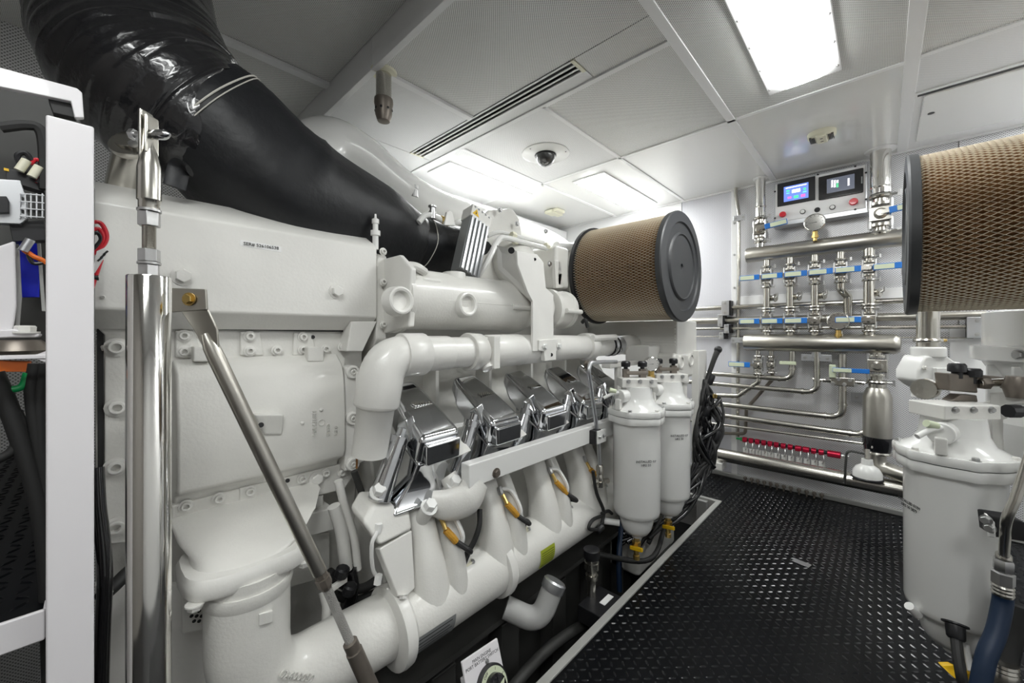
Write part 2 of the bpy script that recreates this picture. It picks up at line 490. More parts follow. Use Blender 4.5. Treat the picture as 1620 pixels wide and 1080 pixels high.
# dome camera, detectors, sprinkler
c = az(863, 243, ZC)
t = thing('dome_camera', c, 'round white ceiling camera with a smoked dome', 'camera')
build(MB().lathe(c, (0, 0, -1), [(.138, -.001), (.138, .004), (.132, .007), (.06, .009), (.056, .003)], 40), 'base_plate', 'smooth_white', t)
build(MB().lathe(c, (0, 0, -1), [(.06, .004), (.058, .02), (.052, .042), (.036, .062), (.015, .072), (.001, .074)], 28), 'dome', 'smoked', t)
build(MB().torus(c + V((0, 0, -.012)), (0, 0, 1), .059, .005, 28, 6), 'dome_ring', 'black', t)
for k in range(3):
    a = 2 * PI * k / 3 + .4; bolt(t, c + V((.12 * math.cos(a), .12 * math.sin(a), -.006)), (0, 0, -1), .004, 'black', 'hex', .003, 'screw')
c = az(1300, 216, ZC - .02)
t = thing('heat_detector', az(1300, 216, ZC), 'ivory box detector with dark grilles on the ceiling near the control panel', 'detector')
build(MB().lathe(V((c.x, c.y, ZC)), (0, 0, -1), [(.062, 0), (.06, .022), (.05, .03)], 24), 'base', 'ivory', t)
build(MB().box((c.x - .022, c.y - .05, ZC - .038), (c.x + .022, c.y + .05, ZC - .02)), 'body', 'ivory', t, .004)
for s in (-1, 1):
    for k in range(4):
        build(MB().box((c.x + s * (.030 + k * .006) - .0015, c.y - .035, ZC - .034), (c.x + s * (.030 + k * .006) + .0015, c.y + .035, ZC - .025)), 'grille_slot', 'black', t)
for dy in (-.02, .02):
    build(MB().box((c.x - .006, c.y + dy - .002, ZC - .040), (c.x + .006, c.y + dy + .002, ZC - .037)), 'slot', 'black', t)
c = az(878, 333, ZC)
t = thing('smoke_detector', c, 'small yellowed ceiling detector above the back pipes', 'detector')
build(MB().box((c.x - .07, c.y - .06, ZC - .028), (c.x + .07, c.y + .05, ZC)), 'base', 'ivory', t, .008)
build(MB().box((c.x - .03, c.y - .085, ZC - .036), (c.x + .03, c.y + .075, ZC - .012)), 'cover', 'ivory', t, .006)
c = V((-1.469, .801, ZC)); c = az(607, 114, ZC)
t = thing('sprinkler_nozzle', c, 'steel sprinkler nozzle hanging down from a white ceiling flange', 'nozzle')
build(MB().lathe(c, (0, 0, -1), [(.052, 0), (.05, .008), (.03, .012)], 28), 'flange', 'ivory', t)
build(MB().cyl(c + V((0, 0, -.008)), c + V((0, 0, -.115)), .03, n=20), 'pipe', 'steel', t)
build(MB().lathe(c + V((0, 0, -.11)), (0, 0, -1), [(.036, 0), (.037, .018), (.034, .03), (.033, .06), (.026, .082), (.024, .088), (.02, .09)], 20), 'cap', 'bronze_grey', t)
for k in range(8):
    a = 2 * PI * k / 8; d = V((math.cos(a), math.sin(a), 0))
    build(MB().cyl(c + d * .0325 + V((0, 0, -.155)), c + d * .0355 + V((0, 0, -.155)), .005, n=8), 'hole', 'black', t)
# ================================================================== the engine
IN = V((1, 0, 0))       # towards the aisle
ENG = thing('marine_diesel_engine', (-1.6, 1.2, -.2), 'large white painted marine diesel engine with chrome valve covers filling the room beside the aisle', 'engine')
def ep(mb, name, m='white', bevel=0, parent=None, **k):
    return build(mb, name, m, parent or ENG, bevel, **k)
def pixpoly(pix, x):
    return [ax(u, v, x) for u, v in pix]
def slab(pix, x, depth, name, m='white', bevel=.004, parent=None, **k):
    """a plate whose face lies in the plane X = x and that goes back by depth"""
    return ep(MB().prism(pixpoly(pix, x), (-depth, 0, 0)), name, m, bevel, parent, **k)
def xz(poly, y0, y1):
    return MB().prism([V((x, y0, z)) for x, z in poly], (0, y1 - y0, 0))

# crankcase and cylinder heads behind everything
ep(xz([(-1.13, -.06), (-1.13, .25), (-1.22, .62), (-1.42, .93), (-1.5, 1.02), (-1.9, 1.02), (-2.15, .6), (-2.15, -.06)], .62, 2.30), 'crankcase', 'cast_white', .01)
ep(xz([(-1.34, .35), (-1.27, 1.03), (-2.1, 1.03), (-2.1, -.2), (-1.34, -.2)], .0, .62), 'flywheel_housing', 'cast_white', .01)
# valley under the coolant pipe: inner wall with vertical ribs
for y in (.90, 1.18, 1.46, 1.74, 2.02):
    ep(MB().box((-1.33, y - .008, .70), (-1.24, y + .008, .93)), 'rib', 'cast_white', .003)

ep(MB().box((-2.0, .66, .95), (-1.34, 2.25, 1.28)), 'charge_air_cooler', 'cast_white', .02)
ep(MB().prism(pixpoly([(153, 518), (164, 518), (164, 812), (155, 812)], -1.272), (-.05, 0, 0)), 'gap_shade_strip', 'rubber')  # black strip painting in the shade of the gap beside the housing
ep(MB().prism(pixpoly([(164, 513), (548, 521), (548, 525), (164, 518)], -1.258), (-.03, 0, 0)), 'gasket_and_gap_shade', 'rubber')  # black line painting in the dark gap under the gear case cover
# gear case cover with the serial sticker
gc = ep(xz([(-1.20, 1.102), (-1.20, 1.328), (-1.215, 1.342), (-1.32, 1.40), (-1.85, 1.40), (-1.85, 1.06), (-1.255, 1.06)], -.32, .632), 'gear_case_cover', 'white', .006)
st = ep(MB().prism(pixpoly([(380, 379), (445, 390), (445, 399), (380, 388)], -1.199), (-.002, 0, 0)), 'serial_sticker', 'paper_white', 0, gc)
a, b = ax(384, 384, -1.1985), ax(442, 394, -1.1985)
text('SER# 526106538', .0118, (a + b) / 2 + V((.0004, 0, 0)), (0, 1, 0), (0, 0, 1), 'ink', gc)
for u, v in ((289, 437), (532, 461)):
    bolt(gc, ax(u, v, -1.20), IN, .016, 'white', 'hex', .016)
bolt(gc, ax(163, 470, -1.20), IN, .004, 'white', 'socket', .003)
# end of the gear case: bolted flange behind the cover and its gusset
ep(xz([(-1.215, 1.03), (-1.215, 1.31), (-1.4, 1.36), (-1.4, .95), (-1.28, .95)], .636, .675), 'end_flange', 'cast_white', .006)
slab([(556, 508), (597, 508), (574, 556), (548, 556)], -1.21, .10, 'gusset', 'white')
for v in (398, 446, 513):
    bolt(ENG, ax(606, v, -1.20), IN, .009, 'white', 'socket')
# breather fitting on top of the cover
p = ax(594, 385, -1.23)
ep(MB().lathe(p + V((0, 0, -.02)), (0, 0, 1), [(.010, 0), (.010, .045), (.016, .046), (.016, .062), (.009, .063), (.009, .085), (.012, .086), (.012, .10), (.004, .105), (.003, .118)], 12), 'breather_fitting', 'smooth_white')

# flywheel housing face: upper bolting strip, left strip, main cover, lower strip
slab([(150, 516), (545, 524), (552, 545), (545, 580), (275, 582), (207, 590), (207, 858), (165, 862), (165, 530)], -1.27, .06, 'housing_face', 'cast_white')
for u, v in ((291, 531), (291, 556), (395, 532), (395, 555), (438, 554), (479, 533), (479, 553), (515, 552), (541, 548)):
    o = bolt(ENG, ax(u, v, -1.262), IN, .0105, 'white')
for u, v in ((184, 549), (185, 644), (183, 738), (183, 832)):
    bolt(ENG, ax(u, v, -1.268), IN, .015, 'white')
for pts in (((277, 522), (305, 522), (318, 545), (322, 566), (277, 566)), ((380, 524), (412, 525), (418, 562), (380, 562)), ((465, 526), (494, 526), (502, 562), (463, 562))):
    slab(pts, -1.263, .02, 'bolt_boss', 'cast_white', .004)
for c0, w in ((321, 30), (500, 26)):
    slab([(c0 - w / 2, 548), (c0 + w / 2, 550), (c0 + w / 2, 572), (c0 - w / 2, 572)], -1.225, .05, 'bracket_stub', 'cast_white', .004)
for v, r in ((533, 0.006), (0, 0)):
    if r: ep(MB().cyl(ax(495, v, -1.268), ax(495, v, -1.2615), r, n=12), 'threaded_hole', 'black')
# main cover: a shallow raised casting with a rounded top shoulder
prof = [(-1.255, .985), (-1.215, .955), (-1.205, .93), (-1.20, .90), (-1.195, .885), (-1.19, .80), (-1.19, .70), (-1.2, .672), (-1.24, .655), (-1.27, .60), (-1.3, .60), (-1.3, .985)]
y0, y1 = ax(150, 650, -1.2).y, ax(553, 650, -1.2).y
cover = ep(xz(prof, y0 + .13, y1 - .014), 'housing_cover', 'cast_white', .008, smooth=60)
# flange column at the right of the cover, with three bosses
slab([(546, 580), (566, 583), (566, 742), (546, 746)], -1.205, .06, 'flange_column', 'white', .005)
for v in (588, 661, 733):
    c = ax(556, v, -1.21)
    ep(MB().lathe(c, IN, [(.021, -.03), (.021, .012), (.018, .016), (.0135, .016), (.0135, .01)], 20), 'bolt_boss', 'white')
    bolt(ENG, c + V((.010, 0, 0)), IN, .0085, 'white')
# slanted boss with a hole on the cover
q = [ax(402, 655, -1.17), ax(450, 655, -1.17), ax(447, 688, -1.185), ax(418, 688, -1.185)]
ep(MB().prism(q, (-.04, 0, 0)), 'lifting_boss', 'cast_white', .005, cover)
ep(MB().cyl(ax(413, 672, -1.178), ax(413, 672, -1.166), .0065, n=14), 'boss_hole', 'black', 0, cover)
# raised casting marks, running downwards as in the casting
up, dn = V((0, 0, 1)), V((0, 0, -1))
for u, v, s, h in ((497, 669, '1601MAN4', .016), (519, 680, '0RB1S', .014), (531, 681, '0451', .014)):
    text(s, h, ax(u, v, -1.1885), dn, (0, 1, 0), 'cast_white', cover, 'casting_mark', .002)
ep(MB().torus(ax(509, 668, -1.1885), IN, .009, .0015, 16, 6), 'casting_mark', 'cast_white', 0, cover)
for u, v in ((478, 669), (508, 648)):
    ep(MB().sphere(ax(u, v, -1.19), .0055, 10, 6), 'casting_mark', 'cast_white', 0, cover)
# lower bolting strip
slab([(270, 800), (560, 728), (560, 752), (545, 775), (500, 785), (420, 808), (270, 842)], -1.245, .08, 'lower_strip', 'cast_white', .005)
for u, v in ((294, 800), (294, 823), (346, 788), (395, 777), (395, 798), (478, 757), (478, 778), (515, 748), (541, 747)):
    bolt(ENG, ax(u, v, -1.243), IN, .0105, 'white')
slab([(379, 772), (406, 766), (406, 800), (379, 806)], -1.242, .02, 'bolt_boss', 'cast_white', .003)
for u, v in ((455, 760), (494, 771)):
    ep(MB().cyl(ax(u, v, -1.25), ax(u, v, -1.2425), .006, n=10), 'threaded_hole', 'black')
bolt(ENG, ax(501, 757, -1.243), IN, .016, 'white', 'hex', .012)
# plates of the housing under the strip on the right
slab([(480, 790), (512, 782), (512, 800), (478, 812)], -1.25, .2, 'pad', 'white', .004)
slab([(476, 815), (529, 803), (529, 838), (476, 852)], -1.21, .2, 'pad', 'white', .004)
slab([(440, 850), (522, 842), (522, 912), (440, 935)], -1.26, .2, 'pad', 'cast_white', .004)

# water outlet: flared duct, flange and big elbow
def ring_rect(c, hy, hx, z, n=28, e=.45):
    out = []
    for k in range(n):
        th = 2 * PI * k / n; co, si = math.cos(th), math.sin(th)
        out.append(V((c[0] + hx * math.copysign(abs(co) ** e, co), c[1] + hy * math.copysign(abs(si) ** e, si), z)))
    return out
EX = -1.03
ey = .235
ep(MB().rings([ring_rect((-1.27, .29), .17, .02, .606, e=.3), ring_rect((-1.235, .29), .168, .05, .592, e=.4), ring_rect((-1.17, .27), .145, .10, .580, e=.6), ring_rect((-1.10, .25), .112, .115, .569, e=.75), ring_rect((EX - .03, ey), .098, .088, .556, e=.85)]), 'outlet_duct', 'cast_white', smooth=70)
ep(MB().rings([ring_rect((EX - .03, ey), .116, .102, .520, e=.6), ring_rect((EX - .03, ey), .119, .105, .526, e=.6), ring_rect((EX - .03, ey), .119, .105, .550, e=.6), ring_rect((EX - .03, ey), .113, .099, .560, e=.6)]), 'outlet_flange', 'white', smooth=50)
for dy in (-.10, .10):
    bolt(ENG, (EX + .045, ey + dy, .518), (0, 0, -1), .012, 'white', 'hex', .012)
path = bend([(EX, ey, .53), (EX, ey, .225), (EX + .01, .60, .225)], .19, 14)
elb = ep(MB().tube(path, [.082, .08, .078, .08, .086], 28), 'outlet_elbow', 'cast_white', smooth=60)
ep(MB().lathe((EX, ey, .505), (0, 0, -1), [(.086, 0), (.088, .01), (.082, .03)], 28), 'collar', 'cast_white')
text('02400050', .022, ax(470, 1070, EX + .078), ax(500, 1077, -1) - ax(440, 1068, -1), (0, 0, 1), 'cast_white', elb, 'casting_mark', .002)
slab([(410, 972), (432, 966), (432, 984), (410, 990)], EX + .085, .012, 'casting_mark', 'cast_white', .001, elb)
# perforated guard behind the duct
slab([(288, 925), (334, 922), (334, 988), (324, 996), (288, 1004)], -1.13, .01, 'guard_plate', 'white', .003)
for i in range(4):
    for j in range(6):
        c = ax(303 + i * 8 + (j % 2) * 4, 942 + j * 8, -1.129)
        ep(MB().cyl(c, c + V((.001, 0, 0)), .0038, n=8), 'guard_hole', 'black')
slab([(150, 925), (330, 925), (345, 1085), (150, 1085)], -1.16, .02, 'side_plate', 'white', .003)

# lower charge manifold with runners
MX, MZ = -1.005, .225
prof = []
ep(MB().lathe((MX, .56, MZ), (0, 1, 0), [(.09, -.005), (.108, 0), (.11, .012), (.108, .03), (.092, .042)], 32), 'pipe_clamp', 'white')
ep(MB().lathe((MX, .60, MZ), (0, 1, 0), [(.088, 0), (.092, .03), (.090, .36)], 32, caps=True), 'manifold_pipe', 'cast_white', smooth=50)
ep(MB().lathe((MX, .965, MZ), (0, 1, 0), [(.09, -.008), (.104, -.004), (.106, .02), (.104, .026), (.094, .03)], 32), 'pipe_clamp', 'white')
ep(MB().lathe((MX, .995, MZ), (0, 1, 0), [(.090, 0), (.092, .03), (.090, .9)], 32), 'manifold_pipe', 'cast_white', smooth=50)
PITCH = .283
def runner(yc, w=1.0, mb=None, push=0.0):
    """a duct that leaves the head flat and wide and runs down into the manifold"""
    rings = []
    for t in [i / 14 for i in range(15)]:
        z = .535 + (MZ - .535) * t
        x = -1.075 + .075 * (t ** .8) + (.022 + push) * math.sin(PI * t)
        hy = (.073 - .006 * math.sin(PI * min(1, t * 1.5)) + .050 * t ** 2.2) * w
        hx = .040 + .040 * t ** 2
        e = .55 + .35 * t
        n = 32; ring = []
        for k in range(n):
            th = 2 * PI * k / n; co, si = math.cos(th), math.sin(th)
            dx = hx * math.copysign(abs(co) ** e, co); dy = hy * math.copysign(abs(si) ** e, si)
            ring.append(V((x + dx, yc + dy, z + dx * .35)))
        rings.append(ring)
    return (mb or MB()).rings(rings)
Y0 = .70
for i in range(5):
    yc = Y0 + .02 + i * PITCH
    ep(runner(yc + .046, .40, runner(yc - .036, .62), .012), 'intake_runner', 'cast_white', smooth=70)
    ep(MB().obox((-1.06, yc, .548), V((.045, 0, .016)), V((0, .08, 0)), V((-.006, 0, .014))), 'runner_flange', 'white', .006)
# flat bracket at the near end of the runners, with a bolt at its foot
q = [ax(600, 868, -.985), ax(652, 838, -.985), ax(657, 930, -.955), ax(641, 946, -.955), ax(630, 945, -.955)]
ep(MB().prism(q, (-.03, 0, -.01)), 'end_bracket', 'white', .004)
bolt(ENG, ax(637, 941, -.955), (.5, -.3, -.8), .010, 'white', 'hex')
q = [ax(590, 800, -1.02), ax(648, 800, -1.02), ax(655, 838, -.985), ax(600, 866, -.985), ax(575, 830, -1.0)]
ep(MB().prism(q, (-.09, 0, .02)), 'head_corner', 'cast_white', .012)
# thin white fuel line at the near end
ep(MB().tube(spline([ax(597, 840, -.99), ax(588, 862, -.985), ax(590, 900, -1.0), ax(600, 915, -1.02)], 6), .0055, 8), 'drain_line', 'smooth_white')
for u, v in ((598, 835), (598, 916)):
    c = ax(u, v, -1.0); ep(MB().lathe(c, (0, .2, 1), [(.011, -.012), (.011, .012)], 6), 'pipe_nut', 'smooth_white')
# valley clips between the runners, each with its harness tail and orange tag
for i in range(4):
    u = (730, 823, 893, 950)[i]; v = (899, 845, 809, 774)[i]
    c = ax(u, v, -.975)
    ep(MB().obox(c, V((.012, 0, .002)), V((0, .045, .008)), V((0, 0, .004))), 'wire_clip', 'ivory', .002)
    bolt(ENG, c + V((.008, .04, .008)), (.2, 0, 1), .006, 'zinc', 'hex')
    uu = (705, 802, 880, 934)[i]; vv = (838, 797, 762, 742)[i]
    c2 = ax(uu, vv, -.965)
    e = ax(uu + 16, vv + 18, -.95)
    ep(MB().tube([c2, (c2 + e) / 2 + V((.004, 0, 0)), e], .011, 10), 'injector_tag', 'orange_tag')
    if i < 3:
        ep(MB().tube(spline([e, e + V((.03, .03, -.03)), c + V((.01, .02, .045)), c + V((.005, .0, .005))], 6), .0085, 10), 'harness_tail', 'rubber')
    s = c2 + V((-.03, -.005, .045))
    ep(MB().tube([s, c2 + V((-.008, 0, .012)), c2], .007, 8), 'injector_stem', 'brass')
    ep(MB().lathe(s, (.5, 0, -.8), [(.008, -.01), (.011, 0), (.011, .014), (.007, .02)], 8), 'injector_nut', 'zinc')
    if i < 3: ep(MB().tube(spline([s, s + V((.02, .035, -.01)), c2 + V((.02, .05, -.03)), c2 + V((.005, .045, -.075))], 5), .008, 8), 'fuel_line', 'smooth_white')
ep(MB().tube(spline([ax(759, 805, -.96), ax(758, 832, -.945), ax(748, 860, -.95), ax(731, 886, -.965)], 6), .0085, 10), 'harness_tail', 'rubber')

# chrome valve covers
def valve_cover(dy, proto=[None]):
    if proto[0] is None:
        r = build(MB().rings([[V((x, y, z)) for x, y, z in q] for q in (
            [(-1.222, .662, .835), (-1.205, .662, .884), (-1.198, .766, .890), (-1.215, .770, .835)],
            [(-1.17, .650, .76), (-1.130, .652, .846), (-1.122, .774, .852), (-1.16, .780, .76)],
            [(-1.07, .642, .69), (-1.030, .646, .786), (-1.022, .782, .792), (-1.06, .788, .69)],
            [(-.992, .640, .655), (-.962, .642, .742), (-.953, .786, .748), (-.985, .790, .655)])]), 'valve_cover', 'chrome', ENG, .020, 4, smooth=60)
        # front face step, skirt that flares to the base, side bolt tower
        build(MB().rings([[V((x, y, z)) for x, y, z in q] for q in (
            [(-1.0, .655, .73), (-.951, .655, .726), (-.945, .776, .732), (-1.0, .776, .735)],
            [(-1.0, .655, .665), (-.955, .657, .662), (-.949, .774, .668), (-1.0, .774, .668)])]), 'front_step', 'chrome', r, .008, 3)
        build(MB().rings([[V((x, y, z)) for x, y, z in q] for q in (
            [(-1.13, .650, .745), (-.985, .648, .665), (-.978, .784, .670), (-1.12, .790, .745)],
            [(-1.12, .640, .67), (-1.01, .640, .615), (-1.005, .770, .620), (-1.11, .775, .67)],
            [(-1.15, .585, .58), (-1.012, .585, .545), (-1.005, .745, .548), (-1.14, .755, .58)],
            [(-1.16, .574, .565), (-1.0, .574, .528), (-.992, .758, .530), (-1.15, .766, .565)])]), 'skirt', 'chrome', r, .012, 3, smooth=60)
        a, b = V((-1.045, .622, .735)), V((-1.045, .555, .575))
        build(MB().cyl(a, b, .024, .033, 18), 'bolt_tube', 'chrome', r, .003)
        build(MB().lathe(a, (a - b), [(.029, -.012), (.029, .008), (.017, .010), (.017, .032), (.006, .035)], 12), 'bolt_cap', 'chrome', r)
        build(MB().obox(a + V((.01, .02, .025)), V((.014, .008, .01)), V((0, .014, .006)), V((-.014, 0, .03))), 'latch', 'chrome', r, .006, 3)
        for row, n in ((0, 5), (1, 7)):
            for k in range(n):
                t = .42 + row * .07
                x = -1.126 + .100 * t; z = .8515 - .0605 * t
                y = .692 + k * .0095 + row * .004
                build(MB().obox((x, y, z + .001), V((.0045, 0, -.0027)), V((0, .0032, 0)), V((.0010, 0, .0016))), 'raised_letter', 'polished', r)
        proto[0] = r
        return r
    src = proto[0]
    def cp(o, par):
        c = o.copy(); COL.objects.link(c); c.parent = par
        if par is ENG: c.location = V(o.location) + V((0, dy, 0))
        WPOS[c.name] = WPOS[o.name] + V((0, dy, 0))
        for ch in o.children: cp(ch, c)
    cp(src, ENG)
for i in range(5):
    valve_cover(i * PITCH)
for i in range(4):
    ep(MB().obox((-1.03, .862 + i * PITCH - .03, .672), V((.03, 0, -.018)), V((0, .03, .004)), V((.001, 0, .002))), 'cover_tab', 'white', .002)

# guard rail in front of the covers and its cast arm
ra, rb = ax(742, 752, -.925), V((-.925, 1.75, .612))
RZ = .607
rail = ep(MB().box((-.965, ra.y, RZ - .037), (-.925, 1.78, RZ + .037)), 'guard_rail', 'smooth_white', .004)
bolt(rail, ax(785, 748, -.924), IN, .012, 'bronze_grey', 'hex', .009)
arm = spline([V((-1.00, .70, .535)), V((-.965, .745, .525)), V((-.945, .80, .535)), V((-.95, .84, .575))], 6)
ep(MB().tube(arm, [.030, .042, .045, .040], 16, squash=(.7, 1.2)), 'rail_arm', 'cast_white', smooth=60)
ep(MB().tube(spline([V((-1.0, .765, .60)), V((-.98, .775, .57)), V((-.955, .80, .545))], 5), .028, 12), 'rail_arm', 'cast_white', smooth=60)
for c, d in ((ax(680, 800, -.97), (.62, 0, .75)), (ax(719, 762, -.97), (.62, 0, .75)), (ax(600, 776, -1.03), (.6, -.1, .75))):
    c = V(c); d = V(d).normalized()
    ep(MB().cyl(c - d * .07, c - d * .008, .022, n=18), 'bolt_pillar', 'white', .003)
    bolt(ENG, c - d * .008, d, .0185, 'smooth_white', 'hex', .022)
# small clamp on the rail for the grey line
c = ax(941, 690, -.915)
ep(MB().obox(c, V((.018, 0, 0)), V((0, .028, 0)), V((0, 0, .03))), 'line_clamp', 'black', .004)
ep(MB().obox(c + V((.020, .02, 0)), V((.003, 0, 0)), V((0, .036, .0)), V((0, 0, .028))), 'clamp_plate', 'smooth_white', .001)
for dy in (.0, .035):
    bolt(ENG, c + V((.023, dy, 0)), IN, .007, 'zinc', 'hex')
LN = [ax(975, 572, -.90), ax(934, 573, -.90), ax(931, 586, -.90), ax(946, 690, -.915), ax(949, 742, -.915)]
ep(MB().tube(bend(LN, .03, 6), .009, 10), 'sender_line', 'aluminium', smooth=60)
ep(MB().lathe(ax(949, 742, -.915), (0, 0, -1), [(.012, -.02), (.017, -.01), (.017, .02), (.013, .022), (.016, .03), (.016, .05), (.022, .052), (.022, .075), (.012, .08)], 12), 'line_fitting', 'steel')
ep(MB().cyl(ax(938, 762, -.93), ax(962, 760, -.90), .012, n=10), 'tee_fitting', 'steel')
# ------------------------------------------------------------------ upper side of the engine
# coolant pipe with elbow, collars and hose clamps
PXX, PZ_ = -1.05, .985
ep(MB().tube(bend([(PXX, .80, PZ_), (PXX, .575, PZ_), (PXX - .01, .555, .84), (PXX - .03, .545, .70)], .10, 10), [.056, .062, .064, .060, .050], 24), 'coolant_elbow', 'white', smooth=60)
slab([(566, 588), (592, 590), (590, 722), (566, 735)], -1.10, .015, 'elbow_flange', 'white', .004)
slab([(563.5, 665), (566.5, 665), (566, 740), (563.5, 742)], -1.099, .003, 'rust_streak', 'rust', 0)
def pipe_y(y0, y1, r0, r1=None, name='coolant_pipe', m='white', x=PXX, z=PZ_, n=26):
    return ep(MB().lathe((x, y0, z), (0, 1, 0), [(r0 * .96, 0), (r0, .004), (r1 or r0, y1 - y0 - .004), ((r1 or r0) * .96, y1 - y0)], n), name, m, smooth=50)
pipe_y(.625, .705, .066, .066, 'pipe_collar'); pipe_y(.70, 1.10, .052)
pipe_y(.885, .945, .067, .064, 'pipe_collar', 'cast_white')
ep(MB().box((-1.02, .955, .925), (-.985, .985, 1.04)), 'pipe_strap', 'white', .003)
pipe_y(.975, 1.15, .060, .062); pipe_y(1.14, 1.62, .060, .054)
pipe_y(1.62, 1.68, .066, .066, 'pipe_collar'); pipe_y(1.68, 1.84, .052, .052)
for y in (1.84, 1.885):
    pipe_y(y, y + .016, .056, .056, 'hose_clamp', 'black')
pipe_y(1.84, 1.96, .053, .053, 'hose', 'aluminium'); pipe_y(1.95, 2.15, .05, .06, 'coolant_pipe', 'cast_white')
for y in (1.845, 1.89):
    bolt(ENG, (PXX + .058, y, PZ_ - .02), IN, .007, 'zinc', 'hex')
ep(MB().lathe((PXX + .03, .95, PZ_ - .045), (.6, 0, -.8), [(.022, -.03), (.022, .02), (.01, .024)], 14), 'drain_plug', 'white')

# heat exchanger
HX, HZ = -1.16, 1.165
prof = [(.100, 0), (.114, .004), (.114, .02), (.103, .028), (.103, .49), (.110, .505), (.117, .535), (.117, .555), (.110, .565), (.110, .59), (.098, .595), (.096, .63), (.088, .64)]
hx = ep(MB().lathe((HX, .665, HZ), (0, 1, 0), prof, 36), 'heat_exchanger', 'cast_white', smooth=50)
ep(MB().prism([V((-1.2, .662, 1.05)), V((-1.06, .662, 1.07)), V((-1.05, .662, 1.25)), V((-1.12, .662, 1.30)), V((-1.3, .662, 1.30)), V((-1.3, .662, 1.05))], (0, .022, 0)), 'end_flange', 'white', .006, hx)
ep(MB().lathe((HX, 1.30, HZ), (0, 1, 0), [(.084, 0), (.086, .1), (.080, .13)], 30), 'center_sleeve', 'cast_white', 0, hx)
ep(MB().lathe((HX, 1.46, HZ), (0, 1, 0), [(.078, 0), (.094, .006), (.096, .03), (.088, .035), (.088, .12), (.094, .125), (.094, .145), (.07, .16), (.05, .185), (.02, .19)], 30), 'end_cap', 'cast_white', 0, hx)
for u, v in ((627, 476), (732, 482)):
    c = ax(u, v, HX + .085); c.x = HX + .107
    ep(MB().lathe(c, (1, 0, .05), [(.046, -.03), (.044, .002), (.041, .010), (.036, .012), (.030, .009), (.026, -.006), (.0, -.008)], 26, False), 'port', 'white', 0, hx)
ep(MB().box((HX + .06, .72, 1.115), (HX + .088, .80, 1.235)), 'port_pad', 'cast_white', .012, hx)
ep(MB().cyl((HX + .02, .90, HZ + .06), (HX + .02, .90, HZ + .107), .046, .042, 24), 'top_boss', 'white', .004, hx)
ep(MB().tube([(HX + .097, .80, HZ - .004), (HX + .098, 1.18, HZ - .006)], .006, 8), 'casting_rib', 'cast_white', 0, hx)
ep(MB().tube([(HX + .10, 1.13, HZ - .01), (HX + .112, 1.20, HZ - .012), (HX + .112, 1.33, HZ - .012)], .012, 10), 'tie_lug', 'white', 0, hx)
ep(MB().tube([(HX + .095, 1.50, HZ - .01), (HX + .095, 1.62, HZ - .012)], .012, 10), 'tie_lug', 'white', 0, hx)
for a in (-.9, 2.4, 1.5, .9):
    bolt(hx, (HX + .105 * math.cos(a), .688, HZ + .105 * math.sin(a)), (0, 1, 0), .009, 'white')
ep(MB().tube(spline([(HX + .055, .675, 1.265), (HX + .08, .70, 1.262), (HX + .07, .74, 1.25)], 4), .014, 10), 'lifting_lug', 'cast_white', 0, hx)

# support bracket over the exchanger
q = pixpoly([(818, 397), (850, 402), (860, 415), (864, 455), (876, 466), (876, 556), (843, 556), (843, 477), (835, 462), (819, 418)], -.985)
br = ep(MB().prism(q, (-.012, 0, 0)), 'support_bracket', 'white', .003)
q = [ax(818, 397, -.987), ax(843, 477, -.987), ax(843, 500, -.987), ax(838, 478, -1.07), ax(822, 455, -1.14), ax(795, 440, -1.16), ax(788, 425, -1.16), ax(786, 388, -1.16)]
ep(MB().add(q + [p + V((-.004, .012, 0)) for p in q], [tuple(range(8)), tuple(range(15, 7, -1))] + [(k, (k + 1) % 8, 8 + (k + 1) % 8, 8 + k) for k in range(8)]), 'web_plate', 'white', 0, br, smooth=0)
ep(MB().prism(pixpoly([(853, 538), (888, 536), (889, 552), (880, 556), (880, 569), (862, 571), (861, 556), (853, 554)], -.977), (-.02, 0, 0)), 'foot', 'white', .002, br)
ep(MB().cyl(ax(872, 561, -.978), ax(872, 561, -.976), .0075, n=12), 'foot_hole', 'black', 0, br)
for u, v in ((862, 548), (884, 547)):
    bolt(br, ax(u, v, -.975), IN, .010, 'smooth_white', 'hex')
for u, v in ((846, 410), (809, 396)):
    ep(MB().cyl(ax(u, v, -.986), ax(u, v, -.983), .006 if u > 830 else .012, n=12), 'bracket_hole', 'black', 0, br)

# turbocharger housing, its lines and the intake throat to the air filter
tb = [(757, 440), (760, 345), (775, 331), (812, 329), (823, 345), (832, 400), (836, 460), (800, 470)]
tc = ep(MB().prism(pixpoly(tb, -1.36), (-.30, 0, 0)), 'turbo_housing', 'cast_white', .014)
ep(MB().sphere((-1.33, 1.42, 1.40), .115, 22, 12), 'volute', 'cast_white', 0, tc)
ep(MB().tube(spline([ax(771, 373, -1.3), ax(790, 367, -1.28), ax(815, 373, -1.27), ax(860, 384, -1.27)], 5), .010, 8), 'oil_line', 'smooth_white', 0, tc)
ep(MB().tube(spline([ax(752, 442, -1.26), ax(770, 415, -1.24), ax(788, 380, -1.24), ax(800, 376, -1.24), ax(830, 384, -1.24), ax(865, 393, -1.25)], 6), .013, 10), 'oil_line', 'smooth_white', 0, tc)
for u, v in ((812, 372), (865, 389), (815, 381), (872, 397)):
    ep(MB().lathe(ax(u, v, -1.245), (0, 1, -.1), [(.015, -.012), (.017, 0), (.015, .014)], 6), 'line_nut', 'ivory', 0, tc)
ep(MB().cyl(ax(880, 390, -1.3), ax(905, 391, -1.3), .028, n=14), 'actuator', 'smooth_white', .004, tc)
ep(MB().box((-1.42, 1.60, 1.28), (-1.20, 1.72, 1.50)), 'compressor_block', 'cast_white', .02, tc)
